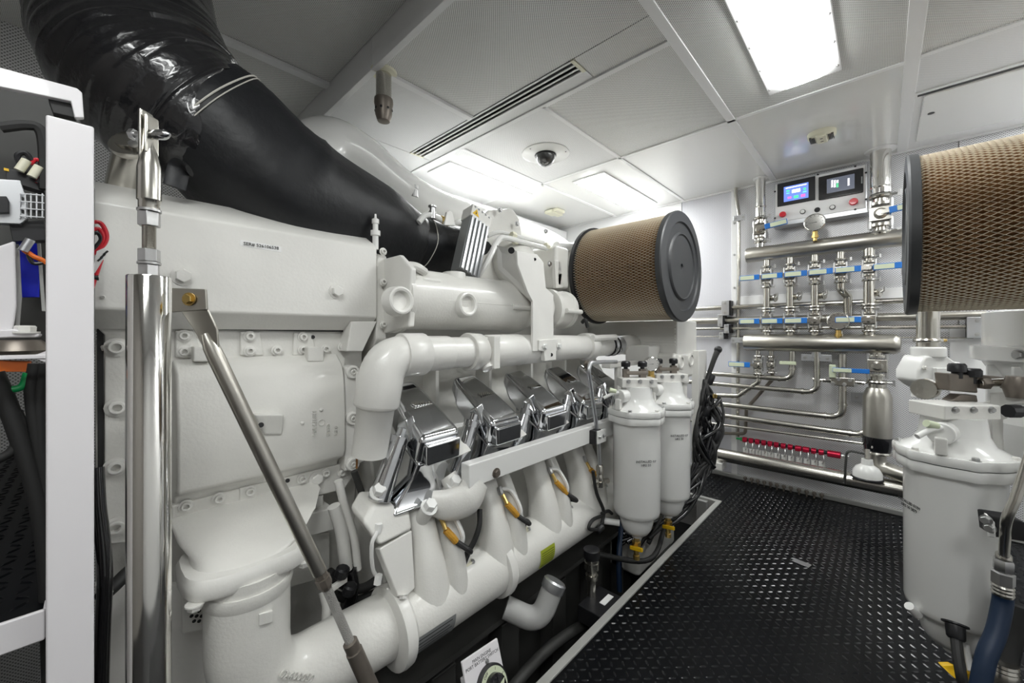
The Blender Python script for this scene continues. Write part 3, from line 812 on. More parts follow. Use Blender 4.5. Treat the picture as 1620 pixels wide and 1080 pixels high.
ep(MB().prism(pixpoly([(878, 412), (888, 411), (891, 455), (880, 456)], -1.2), (-.02, 0, 0)), 'stay_plate', 'white', .003, tc)
bolt(tc, ax(869, 417, -1.2), IN, .010, 'zinc', 'hex')
for u, v in ((818, 354), (791, 332), (863, 366)):
    bolt(tc, ax(u, v, -1.33), IN, .010, 'zinc', 'hex')
AFY, AFZ = 1.97, 1.375
for x0, x1, r in ((-1.55, -1.33, .17), (-1.35, -1.29, .215), (-1.295, -1.24, .195), (-1.25, -1.205, .21)):
    ep(MB().lathe((x0, AFY, AFZ), (1, 0, 0), [(r * .97, 0), (r, .006), (r, x1 - x0 - .006), (r * .97, x1 - x0)], 36), 'intake_throat', 'cast_white', smooth=50)
for a in (-2.6, -2.9):
    bolt(ENG, (-1.27, AFY + .20 * math.cos(a), AFZ + .20 * math.sin(a)), (0, math.cos(a), math.sin(a)), .011, 'zinc', 'hex')
# charge air pipe along the back wall of the engine
pts = spline([(-1.80, .62, 1.66), (-1.82, .65, 1.84), (-1.85, .75, 1.925), (-1.86, .90, 1.91), (-1.86, 1.10, 1.82), (-1.87, 1.35, 1.775), (-1.87, 1.7, 1.765), (-1.87, 2.2, 1.755), (-1.86, 2.42, 1.73), (-1.80, 2.52, 1.65), (-1.78, 2.53, 1.55)], 6)
cp_ = ep(MB().tube(pts, [.115, .115, .112, .105, .098, .095, .095, .095, .095], 26), 'charge_air_pipe', 'smooth_white', smooth=60)
p = ax(655, 303, -1.78); ep(MB().lathe(p, (0, 0, 1), [(.022, -.03), (.022, .01), (.024, .012), (.024, .03), (.01, .034)], 12), 'vent_cap', 'zinc', 0, cp_)
# ventilation box module: finned aluminium control box with a warning triangle
m0, m1 = ax(735, 436, -1.22), ax(752, 355, -1.27)
d = (m1 - m0); dl = d.length; dn_ = d.normalized()
sx = V((0, 1, 0)); sx = (sx - dn_ * sx.dot(dn_)).normalized(); sn = sx.cross(dn_); sn = sn if sn.x > 0 else -sn
fin = ep(MB().obox((m0 + m1) / 2, sx * .052, dn_ * dl / 2, sn * .03), 'control_module', 'label_grey', .004)
for k in range(5):
    ep(MB().obox((m0 + m1) / 2 + sx * (-.042 + k * .021) + sn * .032, sx * .0055, dn_ * dl / 2, sn * .006), 'cooling_fin', 'aluminium', .001, fin)
top = ep(MB().obox(m1 + dn_ * .028, sx * .055, dn_ * .03, sn * .034), 'connector_block', 'white', .003, fin)
for k in range(5):
    bolt(fin, m1 + dn_ * .05 + sx * (-.04 + k * .02) + sn * .034, sn, .004, 'zinc', 'hex')
c = m1 + dn_ * .025 - sx * .03 + sn * .0345
ep(MB().prism([c - sx * .018 - dn_ * .014, c + sx * .018 - dn_ * .014, c + dn_ * .018], sn * .0006), 'warning_label', 'yellow', 0, fin)
ep(MB().prism([c - sx * .003 - dn_ * .008, c + sx * .003 - dn_ * .008, c + dn_ * .008], sn * .001), 'warning_mark', 'ink', 0, fin)
# little hose and valve beside it
ep(MB().tube(spline([ax(662, 352, -1.3), ax(672, 341, -1.3), ax(684, 341, -1.3), ax(703, 350, -1.3)], 5), .012, 10), 'vent_line', 'smooth_white')
ep(MB().lathe(ax(684, 342, -1.3), (0, 0, 1), [(.014, -.01), (.014, .02), (.010, .021), (.010, .035), (.016, .036), (.016, .042), (.006, .045)], 12), 'vent_valve', 'zinc')
ep(MB().lathe(ax(703, 349, -1.3), (0, 1, -.3), [(.013, -.02), (.016, -.01), (.016, .015), (.012, .025)], 8), 'line_nut', 'brass')
ep(MB().prism(pixpoly([(703, 356), (707, 335), (712, 333), (716, 336), (721, 357)], -1.28), (-.012, 0, 0)), 'lug', 'white', .002)

# front end: gear block under the air filter, pump, risers
ep(MB().box((-1.42, 2.12, .93), (-.79, 2.42, 1.12)), 'intercooler_housing', 'white', .008)
for k in range(7):
    ep(MB().box((-1.40, 2.112, .985 + k * .017), (-.80, 2.121, .990 + k * .017)), 'housing_fin', 'white')
ep(MB().box((-.99, 2.08, .80), (-.785, 2.36, .945)), 'pump_housing', 'cast_white', .022)
ep(MB().box((-1.02, 1.98, .885), (-.88, 2.14, .985)), 'sensor_box', 'white', .01)
for y, z in ((2.15, .895), (2.30, .90)):
    ep(MB().lathe((-.786, y, z), IN, [(.036, -.01), (.036, .008), (.028, .010), (.026, .004), (.0, .004)], 18), 'pump_cap', 'cast_white')
ep(MB().lathe((-.83, 2.30, .80), (0, 0, -1), [(.036, -.02), (.036, .03), (.026, .035), (.026, .5)], 18), 'riser_pipe', 'white')
ep(MB().box((-1.4, 1.9, -.2), (-.9, 2.38, .62)), 'front_cover', 'cast_white', .02)
ep(MB().box((-.80, 2.36, .30), (-.76, 2.50, .95)), 'mounting_plate', 'white', .004)
ep(MB().tube([(-1.0, 1.62, 1.025), (-.98, 1.80, 1.03)], .016, 10), 'link_rod', 'white')
ep(MB().box((-1.0, 1.70, .88), (-.95, 2.02, .905)), 'stay_plate', 'cast_white', .004)
ep(MB().box((-.975, 1.78, .72), (-.955, 1.82, .90)), 'stay_plate', 'cast_white', .004)
bolt(ENG, ax(928, 577, -.98), IN, .016, 'bronze_grey', 'hex')
ep(MB().tube(spline([ax(921, 510, -1.05), ax(926, 506, -1.03), ax(930, 518, -1.02)], 5), .009, 8), 'harness_tail', 'rubber')
# stickers on the manifold
q = [ax(637, 1022, -.92), ax(715, 977, -.92), ax(713, 1000, -.935), ax(640, 1048, -.935)]
def on_manifold(pix, r):
    """points of the manifold skin seen at these pixels"""
    out = []
    for u, v in pix:
        d = _ray(u, v); o = V((0, 0, EYE))
        a = d.x ** 2 + d.z ** 2; b = 2 * ((o.x - MX) * d.x + (o.z - MZ) * d.z); c = (o.x - MX) ** 2 + (o.z - MZ) ** 2 - r * r
        disc = b * b - 4 * a * c
        t = (-b - math.sqrt(max(disc, 0))) / (2 * a); out.append(o + d * t)
    return out
def wrap_label(y0, y1, a0, a1, r, name, m):
    rg = [[V((MX + math.cos(a0 + (a1 - a0) * k / 8) * r, y, MZ + math.sin(a0 + (a1 - a0) * k / 8) * r)) for k in range(9)] for y in (y0, y1)]
    mb = MB(); mb.add(rg[0] + rg[1], [(k, k + 1, 10 + k, 9 + k) for k in range(8)])
    return ep(mb, name, m)
A = on_manifold([(640, 1030), (712, 1000)], .094)
name_plate = wrap_label(A[0].y, A[1].y, -.66, .02, .0945, 'name_plate', 'label_grey')
for k in range(5):
    wrap_label(A[0].y + .012, A[1].y - .012 - .01 * (k % 2), -.58 + k * .12, -.55 + k * .12, .0949, 'printed_line', 'ink')
A = on_manifold([(856, 880), (878, 870)], .094)
wrap_label(A[0].y, A[1].y, -.50, .25, .0945, 'maintenance_sticker', 'lime')
for k in range(7):
    wrap_label(A[0].y + .006, A[1].y - .006, -.44 + k * .09, -.42 + k * .09, .0949, 'printed_line', 'ink')

# ------------------------------------------------------------------ lagged exhaust
EXH = thing('exhaust_duct', (-1.4, .2, 1.38), 'huge black lagged exhaust duct rising from the engine to the ceiling', 'exhaust duct')
def lumpy(pts, rad, n, amp_r, amp_a, seed, squash=None):
    r_ = random.Random(seed); pts = [V(p) for p in pts]; rr = spread_values(rad, len(pts)); x = None; rg = []
    ph = [r_.uniform(0, 6.28) for _ in range(6)]
    for i, p in enumerate(pts):
        d = (pts[min(i + 1, len(pts) - 1)] - pts[max(i - 1, 0)]).normalized()
        if x is None: x = frame_of(d)[0]
        x = (x - d * x.dot(d)).normalized(); y = d.cross(x); ring = []
        wob = r_.uniform(-amp_r, amp_r)
        for k in range(n):
            th = 2 * PI * k / n
            q = wob * math.sin(th * 2 + ph[i % 6]) + wob * .6 + amp_a * math.sin(3 * th + ph[0] + i * .13) + amp_a * .5 * math.sin(7 * th + ph[1] - i * .21)
            ring.append(p + (x * math.cos(th) + y * math.sin(th)) * (rr[i] + q))
        rg.append(ring)
    LUMPS.append(rg)
    return MB().rings(rg)
LUMPS = []
E0, E1, E2, E3 = ax(316, 200, -1.42), ax(248, 134, -1.47), ax(208, 26, -1.56), ax(196, -75, -1.62)
E3.z = ZH + .012
wrap = spline([ax(345, 212, -1.42), E0, E1, E2, E3], 30)
build(lumpy(wrap, [.155, .186, .214, .202, .19], 84, .0032, .004, 3), 'wrapped_elbow', 'wrap', EXH, smooth=80)
cone = spline([ax(302, 170, -1.425), ax(352, 216, -1.42), ax(460, 312, -1.43), ax(585, 362, -1.45), ax(650, 386, -1.46)], 10)
build(lumpy(cone, [.174, .196, .222, .182, .128], 48, .001, .004, 8), 'lagging_cone', 'lagging', EXH, smooth=80)
band = spline([ax(640, 376, -1.45), ax(690, 392, -1.46), ax(760, 402, -1.48)], 8)
build(lumpy(band, [.118, .120, .116], 40, .001, .004, 5), 'lagging_sleeve', 'lagging', EXH, smooth=80)
def seam(p, d, R, r, name, m, n=44):
    return build(MB().torus(p, d, R, r, n, 6), name, m, EXH)
def lace(rings, i, r):
    c = sum(rings[i], V()) / len(rings[i]); q = [c + (p - c) * 1.012 for p in rings[i]]
    return build(MB().tube(q + q[:1], r, 6), 'lacing_wire', 'twine', EXH)
lace(LUMPS[1], 6, .0024); lace(LUMPS[1], 7, .0016); lace(LUMPS[2], 4, .0020)
build(MB().tube(spline([ax(276, 296, -1.24), ax(283, 268, -1.24), ax(290, 262, -1.23), ax(300, 270, -1.22)], 5), .012, 8, squash=(1.8, .5)), 'cut_flap', 'lagging', EXH)
# ================================================================== near left: strut, brace, frame post, cabinet
T = .70
S0 = ad(236, 437, T)                      # top of the polished cylinder
sxy = V((S0.x, S0.y, 0))
def sz(v): return ad(236, v, T).z
st = thing('support_strut', (S0.x, S0.y, -.3), 'tall polished steel cylinder strut with a threaded rod and clevis on top', 'strut')
def sp_(prof, name, m, n=24, rot=0.0, **k):
    return build(MB().lathe((S0.x, S0.y, 0), (0, 0, 1), prof, n, rot=rot), name, m, st, **k)
zt = S0.z
sp_([(.0305, -.3), (.0305, zt - .002), (.0295, zt), (.012, zt + .0005)], 'cylinder', 'polished', 48)
sp_([(.0155, zt), (.0155, zt + .020)], 'nut', 'zinc', 6, .3, bevel=.001)
sp_([(.0165, zt + .021), (.0165, zt + .025)], 'lock_washer', 'zinc', 18)
sp_([(.0158, zt + .026), (.0158, zt + .048)], 'nut', 'zinc', 6, .1, bevel=.0012)
rp = []
z = zt + .048; z1 = sz(358)
while z < z1:
    rp += [(.0092, z), (.0102, z + .0011)]; z += .0022
sp_(rp, 'threaded_rod', 'steel', 20, smooth=0)
sp_([(.0162, z1), (.0165, z1 + .004), (.0165, z1 + .022), (.0158, z1 + .025)], 'nut', 'zinc', 6, .25, bevel=.001)
sp_([(.017, z1 + .026), (.017, z1 + .030)], 'lock_washer', 'zinc', 18)
za, zb, zc2, zd = z1 + .030, sz(325), sz(258), sz(205)
sp_([(.015, za), (.015, za + .014), (.0172, za + .016), (.0172, zb + .01), (.0168, zc2 - .01), (.013, zc2 + .012), (.0075, zc2 + .03), (.005, zd)], 'rod_end', 'steel', 28, smooth=60)
# clevis: two plates on the end of the rod and a bolt through them
dirc = V((1, .55, 0)).normalized(); nrm = V((-.55, 1, 0)).normalized()
ctop = V((S0.x, S0.y, sz(213)))
for off, top, bot in ((-.006, sz(176), sz(258)), (.004, sz(184), sz(245))):
    c = V((S0.x, S0.y, (top + bot) / 2)) + _rt * off
    build(MB().obox(c, _rt * .0028, _fw * .013, V((0, 0, (top - bot) / 2))), 'clevis_plate', 'steel', st, .003, 3)
pin = ad(236, 213, T)
build(MB().cyl(pin - _rt * .026, pin + _rt * .030, .0055, n=14), 'clevis_pin', 'zinc', st)
build(MB().lathe(pin - _rt * .026, -_rt, [(.0095, -.002), (.0095, .006)], 6), 'pin_head', 'zinc', st)
build(MB().lathe(pin + _rt * .010, _rt, [(.0085, 0), (.0085, .008), (.0072, .0085), (.0088, .009), (.0088, .017), (.007, .022), (.003, .027)], 10), 'cap_nut', 'chrome', st)
# the second rod leaning behind
s2 = thing('rear_strut', ax(192, 296, -1.36), 'brushed steel tube with a flattened eye behind the polished strut', 'strut')
pa, pb = ax(207, 232, -1.30), ax(192, 296, -1.36)
build(MB().tube([pa, pb], .030, 20), 'tube', 'steel', s2, smooth=60)
build(MB().lathe(ax(208, 228, -1.27), V((.75, -.5, .5)), [(.040, -.010), (.043, 0), (.041, .006), (.026, .008), (.026, .016), (.012, .018)], 24), 'eye', 'steel', s2)
build(MB().cyl(ax(208, 228, -1.27), ad(224, 222, T), .008, n=12), 'pin', 'zinc', s2)

# side bracket and slanting brace
bk = thing('strut_bracket', ad(299, 500, T), 'small flat steel lug welded to the polished strut with a yellow bolt', 'bracket')
q = [ad(271, 455, T), ad(325, 457, T + .01), ad(327, 490, T + .01), ad(271, 494, T)]
build(MB().prism(q, _fw * .005), 'lug', 'brushed', bk, .0015)
bolt(bk, ad(299, 473, T + .004), -_fw, .0085, 'brass', 'hex', .006)
be = thing('brace_rod', ad(590, 1080, .90), 'dark slanting tube brace running from the strut down past the white elbow', 'brace')
B0, B1, B2, B3, B4 = ad(312, 500, .735), ad(330, 540, .74), ad(506, 905, .845), ad(556, 1020, .885), ad(592, 1100, .905)
build(MB().prism([ad(284, 490, .725), ad(327, 488, .73), ad(343, 520, .737), ad(345, 550, .74), ad(322, 552, .74), ad(305, 520, .735)], _fw * .005), 'flat_end', 'brushed', be, .002)
build(MB().tube([B1 - (B2 - B1) * .03, B1 + (B2 - B1) * .02, B1 + (B2 - B1) * .06, B2], [.006, .0135, .0145, .0145], 20), 'tube', 'brushed', be, smooth=60)
d = (B3 - B2).normalized()
build(MB().lathe(B2, d, [(.0135, -.002), (.0135, .012), (.0125, .013), (.0155, .014), (.0155, .032), (.012, .034), (.011, .042)], 8), 'lock_nut', 'bronze_grey', be)
build(MB().tube([B2 + d * .03, B3], .0098, 14), 'braided_rod', 'braid', be)
build(MB().lathe(B3, (B4 - B3), [(.010, -.012), (.016, -.008), (.016, .012), (.014, .014), (.018, .016), (.018, .15)], 12), 'lower_tube', 'bronze_grey', be)

# white frame post with shelf, lip and tread platform
FX = -.93
fp = thing('frame_post', (FX - .02, -.03, -.45), 'white painted square frame post standing close to the camera', 'post')
y0, y1 = ax(72, 600, FX).y, ax(149, 600, FX).y
build(MB().box((FX - .05, y0, -.45), (FX, y1, 1.385)), 'upright', 'frame_white', fp, .003, 3)
z = ax(40, 566, FX).z
build(MB().box((FX - .06, -.5, z - .003), (FX - .03, y0 + .002, z + .003)), 'shelf_bar', 'frame_white', fp, .001)
build(MB().prism([V((FX - .032, y0 - .012, z - .003)), V((FX - .032, y0 + .001, z - .010)), V((FX - .032, y0 + .001, z + .010)), V((FX - .032, y0 - .012, z + .003))], (-.03, 0, 0)), 'weld_gusset', 'frame_white', fp)
pl = thing('step_platform', (-1.4, -.3, .55), 'black tread plate platform with a white lip behind the frame post', 'platform')
PZL = .604
build(MB().box((-2.375, -.9, PZL - .03), (FX - .055, y0 - .006, PZL - .004)), 'deck', 'black', pl)
tp = build(MB().box((-2.375, -.9, PZL - .006), (FX - .055, y0 - .006, PZL)), 'tread_plate', 'tread', pl)
l = build(lugs(-2.36, FX - .06, -.88, y0 - .01, PZL, .030), 'tread_lugs', 'tread', pl, smooth=0); l['kind'] = 'stuff'
build(MB().box((FX - .053, -.75, PZL - .045), (FX - .045, y0 - .003, PZL + .004)), 'lip', 'frame_white', pl, .003)
build(MB().box((-2.3, y0 - .0055, PZL - .045), (FX - .053, y0 - .001, PZL + .004)), 'lip', 'frame_white', pl, .002)

# open junction cabinet left of the post
CX_ = -1.02
cb = thing('junction_cabinet', (-1.1, -.25, .97), 'open white electrical cabinet with terminal blocks at the edge of the picture', 'cabinet')
def cslab(pix, x, depth, name, m, bevel=.001, parent=None):
    return build(MB().prism([ax(u, v, x) for u, v in pix], (-depth, 0, 0)), name, m, parent or cb, bevel)
cslab([(-60, 90), (0, 106), (122, 139), (130, 146), (133, 186), (118, 186), (112, 160), (-60, 125)], CX_, .012, 'top_flange', 'frame_white', .002)
cslab([(-60, 120), (120, 160), (150, 300), (150, 560), (-60, 560)], CX_ - .14, .01, 'back_plate', 'dim_grey')
cslab([(76, 156), (112, 163), (122, 178), (120, 186), (84, 178)], CX_ - .01, .02, 'rubber_edge', 'rubber')
cslab([(30, 383), (62, 383), (62, 470), (34, 470)], CX_ - .10, .01, 'blue_panel', 'deep_blue')
cslab([(-20, 395), (24, 380), (26, 485), (20, 524), (-20, 530)], CX_ - .03, .01, 'bracket_side', 'frame_white', .003)
cslab([(24, 392), (30, 392), (34, 470), (30, 520), (24, 524)], CX_ - .05, .01, 'bracket_rib', 'grey_paint')
cslab([(58, 384), (64, 384), (72, 492), (66, 492)], CX_ - .08, .01, 'panel_edge', 'grey_paint')
cslab([(-20, 522), (22, 520), (64, 528), (60, 534), (20, 534), (-20, 536)], CX_ - .02, .05, 'bracket_foot', 'frame_white', .003)
bolt(cb, ax(40, 526, CX_ - .03), (0, 0, 1), .012, 'white', 'hex')
build(MB().lathe(ax(28, 560, CX_ - .04), (0, 0, 1), [(.032, 0), (.036, .006), (.03, .02), (.026, .024)], 20), 'rubber_mount', 'bronze_grey', cb)
cslab([(-20, 570), (47, 572), (45, 588), (-20, 588)], CX_ - .03, .03, 'orange_base', 'orange')
# terminal blocks
tbk = cslab([(-20, 282), (32, 285), (44, 320), (44, 345), (32, 354), (-20, 352)], CX_ - .02, .02, 'terminal_block', 'aluminium')
for k in range(4):
    for r in (311, 331):
        cslab([(34 + k * 9, r), (41 + k * 9, r + 2), (41 + k * 9, r + 8), (34 + k * 9, r + 6)], CX_ - .019, .004, 'terminal_slot', 'ink', 0, tbk)
for k in range(5):
    a, b = ax(31 + k * 9, 306, CX_ - .017), ax(31 + k * 9, 345, CX_ - .017)
    build(MB().bar(a, b, .0016, .003, (1, 0, 0)), 'lattice_bar', 'aluminium', tbk)
for v in (306, 318, 329, 341):
    a, b = ax(30, v, CX_ - .016), ax(70, v + 3, CX_ - .016)
    build(MB().bar(a, b, .0016, .003, (1, 0, 0)), 'lattice_bar', 'aluminium', tbk)
cslab([(-20, 310), (10, 310), (14, 318), (14, 336), (-20, 338)], CX_ - .01, .02, 'terminal_rail', 'black')
cslab([(8, 266), (56, 274), (70, 290), (70, 304), (10, 285)], CX_ - .03, .03, 'relay', 'black')
cslab([(6, 265), (14, 267), (14, 271), (6, 269)], CX_ - .028, .004, 'relay_tab', 'yellow', 0)
cslab([(14, 352), (70, 348), (72, 380), (20, 382)], CX_ - .03, .03, 'relay', 'black')
for u, v, m in ((39, 262, 'ivory'), (59, 272, 'ivory'), (45, 388, 'aluminium')):
    c = ax(u, v, CX_ - .02); build(MB().cyl(c + V((0, -.006, -.010)), c + V((0, .002, .010)), .006, n=12), 'ferrule', m, cb)
for pts, m, r in (([(32, 262), (28, 246), (40, 242), (50, 254)], 'black', .004), ([(48, 260), (58, 252), (66, 262), (60, 290)], 'red', .003),
                  ([(60, 290), (70, 278), (76, 282)], 'black', .004), ([(0, 202), (40, 198), (62, 204), (70, 230), (72, 300)], 'rubber', .008),
                  ([(38, 395), (52, 405), (64, 410), (74, 416)], 'orange', .004), ([(40, 386), (50, 414), (66, 416), (74, 412)], 'black', .003)):
    build(MB().tube(spline([ax(u, v, CX_ - .025) for u, v in pts], 6), r, 8), 'wire', m, cb)
# wires and tag peeking out to the right of the post
wt = thing('wire_pigtail', ax(152, 470, -1.0), 'red and black wires with a white tag hanging against the gear case beside the post', 'wire')
for pts, m in (([(140, 352), (158, 352), (168, 368), (166, 384), (150, 400)], 'red'), ([(140, 366), (156, 362), (164, 376), (158, 392), (146, 402)], 'red'), ([(140, 372), (154, 368), (160, 380), (146, 396)], 'black'), ([(140, 470), (150, 440), (160, 410)], 'red')):
    build(MB().tube(spline([ax(u, v, -1.02) for u, v in pts], 6), .0035, 8), 'wire', m, wt)
build(MB().prism([ax(153, 397, -1.015), ax(167, 391, -1.015), ax(172, 396, -1.015), ax(150, 432, -1.015), ax(147, 428, -1.015)], (-.004, 0, 0)), 'tag', 'paper_white', wt)
for k in range(3):
    a = ax(153 + k * 4.5, 412 - k * 5, -1.0148); build(MB().prism([a, a + V((0, .006, .008)), a + V((0, .008, .006)), a + V((0, .002, -.002))], (.0006, 0, 0)), 'printed_line', 'ink', wt)
build(MB().tube([ax(146, 439, -1.02), ax(156, 439, -1.02)], .005, 10), 'cable_end', 'black', wt)
# cables falling through the frame
for pts, m, r, lab in (([(-10, 590), (12, 640), (40, 720), (62, 800), (75, 900), (82, 1080)], 'rubber', .0115, 'thickest black cable slanting down inside the white frame'),
                       ([(56, 575), (50, 620), (60, 700), (74, 780), (84, 900)], 'rubber', .0085, 'black cable next to the green wire inside the white frame'),
                       ([(70, 575), (64, 640), (68, 720), (84, 800)], 'rubber', .009, 'black cable hugging the frame post inside the white frame'),
                       ([(44, 590), (34, 612), (-2, 624), (18, 670), (44, 730), (62, 790), (70, 860)], 'green', .0055, 'bright green earth wire among the black cables'),
                       ([(-10, 730), (20, 712), (34, 680), (26, 650)], 'rubber', .007, 'short black cable loop lying over the tread platform')):
    o = build(MB().tube(spline([ax(u, v, -1.02) for u, v in pts], 7), r, 12), 'cable' if m != 'green' else 'earth_wire', m, None, smooth=60)
    setp(o, lab, 'cable', 'cables inside the white frame')
o = build(MB().tube(spline([ax(153, 740, -1.1), ax(156, 800, -1.08), ax(163, 860, -1.06), ax(166, 920, -1.05), ax(163, 990, -1.05), ax(160, 1085, -1.05)], 8), .011, 12), 'cable', 'gloss_black', None, smooth=60)
setp(o, 'glossy black cable bundle dropping between the frame post and the polished strut', 'cable')
o = build(MB().tube(spline([ax(160, 945, -1.1), ax(182, 925, -1.12), ax(202, 905, -1.14), ax(230, 880, -1.2)], 6), .013, 10), 'cable', 'rubber', None, smooth=60)
setp(o, 'short black cable branch crossing behind the polished strut', 'cable')

# battery switch on a tilted plate at the edge of the well
bs = thing('battery_switch', (-.86, .77, -.06), 'white tilted panel with a black rotary battery switch at the bottom edge', 'switch')
A_, B_ = ax(729, 1046, -.855), ax(786, 1008, -.855)
uy_ = (B_ - A_); w = uy_.length; uy_ = uy_ / w
dn2 = V((.42, 0, -.91)); dn2 = (dn2 - uy_ * dn2.dot(uy_)).normalized(); nn = dn2.cross(uy_); nn = nn if nn.x > 0 else -nn
ctr = (A_ + B_) / 2 + dn2 * .095
build(MB().obox(ctr, uy_ * w / 2, dn2 * .095, nn * .004), 'plate', 'frame_white', bs, .006, 3)
build(MB().obox(ctr - nn * .02 - dn2 * -.02, uy_ * w * .42, dn2 * .07, nn * .016), 'box', 'frame_white', bs, .004)
dc = (A_ + B_) / 2 + dn2 * .098 + uy_ * .012 + nn * .004
build(MB().lathe(dc, nn, [(.056, 0), (.056, .012), (.052, .014)], 40), 'bezel', 'black', bs)
build(MB().lathe(dc, nn, [(.050, .012), (.050, .0148), (.036, .015)], 40), 'dial_ring', 'glow_label', bs)
build(MB().lathe(dc, nn, [(.036, .012), (.035, .028), (.030, .034), (.010, .036)], 32), 'knob', 'gloss_black', bs)
pd = (uy_ * .75 - dn2 * .65).normalized(); pq = pd.cross(nn)
pc = dc + nn * .036 + uy_ * .004
build(MB().prism([pc - pd * .012 - pq * .009, pc + pd * .004 - pq * .009, pc + pd * .026, pc + pd * .004 + pq * .009, pc - pd * .012 + pq * .009], nn * .002), 'pointer', 'glow_label', bs)
for q in (-uy_ * .062 - dn2 * .006, uy_ * .002 - dn2 * .062):
    bolt(bs, dc + q, nn, .005, 'zinc', 'hex')
text('MAIN ENGINE\nPORT BATTERY SWITCH', .0115, (A_ + B_) / 2 + dn2 * .022 + nn * .0043, uy_, -dn2, 'ink', bs, 'lettering', .0002, line=.9)
ta = -uy_ * .5 - dn2 * .87
text('OFF', .011, dc + ta * .043 + nn * .0153, -ta.cross(nn).normalized() * -1, ta, 'ink', bs, 'lettering', .0002)
for ang, s in ((.35, '1'), (1.1, '2')):
    tb_ = (uy_ * math.cos(PI / 2 - ang) - dn2 * math.sin(PI / 2 - ang)).normalized()
    text(s, .010, dc + tb_ * .043 + nn * .0153, tb_.cross(nn) * -1, tb_, 'ink', bs, 'lettering', .0002)
# ================================================================== back wall: piping
WY = 3.08
def wy(u, v, y=WY): return ay(u, v, y)
def wz(u, v, y=WY): return ay(u, v, y).z
def wallpipe(pix, r, label, m='steel', y=WY, rad=.045, name='wall_pipe', fittings=True, group='steel wall pipes', ys=None):
    pts = [ay(u, v, (ys[i] if ys else y)) for i, (u, v) in enumerate(pix)]
    t = thing(name, min(pts, key=lambda p: p.z), label, 'pipe', group)
    path = bend(pts, rad, 6)
    build(MB().tube(path, r, 14), 'run', m, t, smooth=60)
    if fittings:
        for i in range(1, len(pts) - 1):
            for k, q in ((-1, pts[i - 1]), (1, pts[i + 1])):
                d = (q - pts[i]); 
                if d.length < rad * 1.3: continue
                d.normalize(); c = pts[i] + d * min(rad * 1.25, (q - pts[i]).length * .5)
                build(MB().cyl(c - d * .007, c + d * .007, r * 1.22, n=14), 'weld_collar', m, t, .001)
    return t
def header(z, u0, u1, r, label):
    a, b = wy(u0, 500), wy(u1, 500)
    L = b.x - a.x
    o = build(MB().lathe((a.x, WY, z), (1, 0, 0), [(r * .5, -.003), (r * .93, 0), (r, .008), (r, L - .02), (r * .95, L - .008), (r * .75, L + .008), (r * .3, L + .014)], 32), 'header_pipe', 'brushed', None, smooth=40)
    return setp(o, label, 'pipe', 'large header pipes')
ZU, ZL = 1.585, .988
header(ZU, 1181, 1432, .050, 'upper fat steel header pipe below the control panel')
header(ZL, 1178, 1421, .056, 'lower fat steel header pipe below the row of valves')

# ball valve: body, end flanges with wing nuts, stem and lever with blue grip and pale label
def valve(c, s=1.0, label='', lever=(-1, 0, 0), group='stainless ball valves', grip='blue', lever_len=.15, face=-1):
    c = V(c); t = thing('ball_valve', c - V((0, 0, .06 * s)), label, 'valve', group)
    def p(mb, n, m='steel', par=None, bev=0, **k): return build(mb, n, m, par or t, bev, **k)
    p(MB().obox(c, V((.032 * s, 0, 0)), V((0, .030 * s, 0)), V((0, 0, .028 * s))), 'body', 'steel', None, .006)
    p(MB().lathe(c + V((0, -.028 * s, 0)), (0, -1, 0), [(.020 * s, 0), (.020 * s, .008 * s), (.012 * s, .010 * s), (.012 * s, .02 * s)], 14), 'stem_boss')
    for sg in (-1, 1):
        z = c + V((0, 0, sg * .034 * s))
        fl = p(MB().cyl(z, z + V((0, 0, sg * .012 * s)), .036 * s, n=18), 'flange', bev=.002)
        for dx in (-1, 1):
            for dy in (-1, 1):
                q = z + V((dx * .030 * s, dy * .022 * s, 0))
                p(MB().cyl(q - V((0, 0, sg * .018 * s)), q + V((0, 0, sg * .018 * s)), .006 * s, n=8), 'stud', 'zinc', fl)
        p(MB().cyl(z + V((0, 0, sg * .012 * s)), z + V((0, 0, sg * .034 * s)), .022 * s, n=16), 'spigot')
        cz = z + V((0, 0, sg * .036 * s))
        cl = p(MB().torus(cz, (0, 0, 1), .027 * s, .0085 * s, 20, 8), 'clamp_ring')
        p(MB().tube([cz + V((.026 * s, -.012 * s, 0)), cz + V((.048 * s, -.016 * s, 0))], .005 * s, 8), 'clamp_screw', 'zinc', cl)
        p(MB().obox(cz + V((.05 * s, -.016 * s, 0)), V((.005 * s, 0, 0)), V((0, .004 * s, 0)), V((0, 0, .012 * s))), 'wing_nut', 'zinc', cl, .001)
    if lever:
        lv = V(lever).normalized(); a = c + V((0, -.05 * s, 0)); b = a + lv * lever_len
        h = p(MB().bar(a - lv * .012, b, .004, .020 * s, (0, 0, 1)) if False else MB().obox((a + b) / 2, lv * lever_len / 2, V((0, .002, 0)), lv.cross(V((0, 1, 0))).normalized() * .010), 'lever', 'steel')
        m0 = a + lv * lever_len * .22
        p(MB().obox((m0 + b) / 2, lv * (b - m0).length / 2, V((0, .006, 0)), lv.cross(V((0, 1, 0))).normalized() * .0175), 'grip', grip, h, .003)
        m1 = a + lv * lever_len * .42; e = b - lv * .004
        p(MB().obox((m1 + e) / 2 + V((0, -.0065, 0)), lv * (e - m1).length / 2, V((0, .001, 0)), lv.cross(V((0, 1, 0))).normalized() * .0135), 'grip_label', 'glow_label', h, .0005)
    return t
cols = [1213, 1250, 1289, 1330, 1375]
vtop = [436, 434, 431, 427, 424]
names = ['first', 'second', 'third', 'fourth', 'fifth']
VZ = 1.425
v0 = None
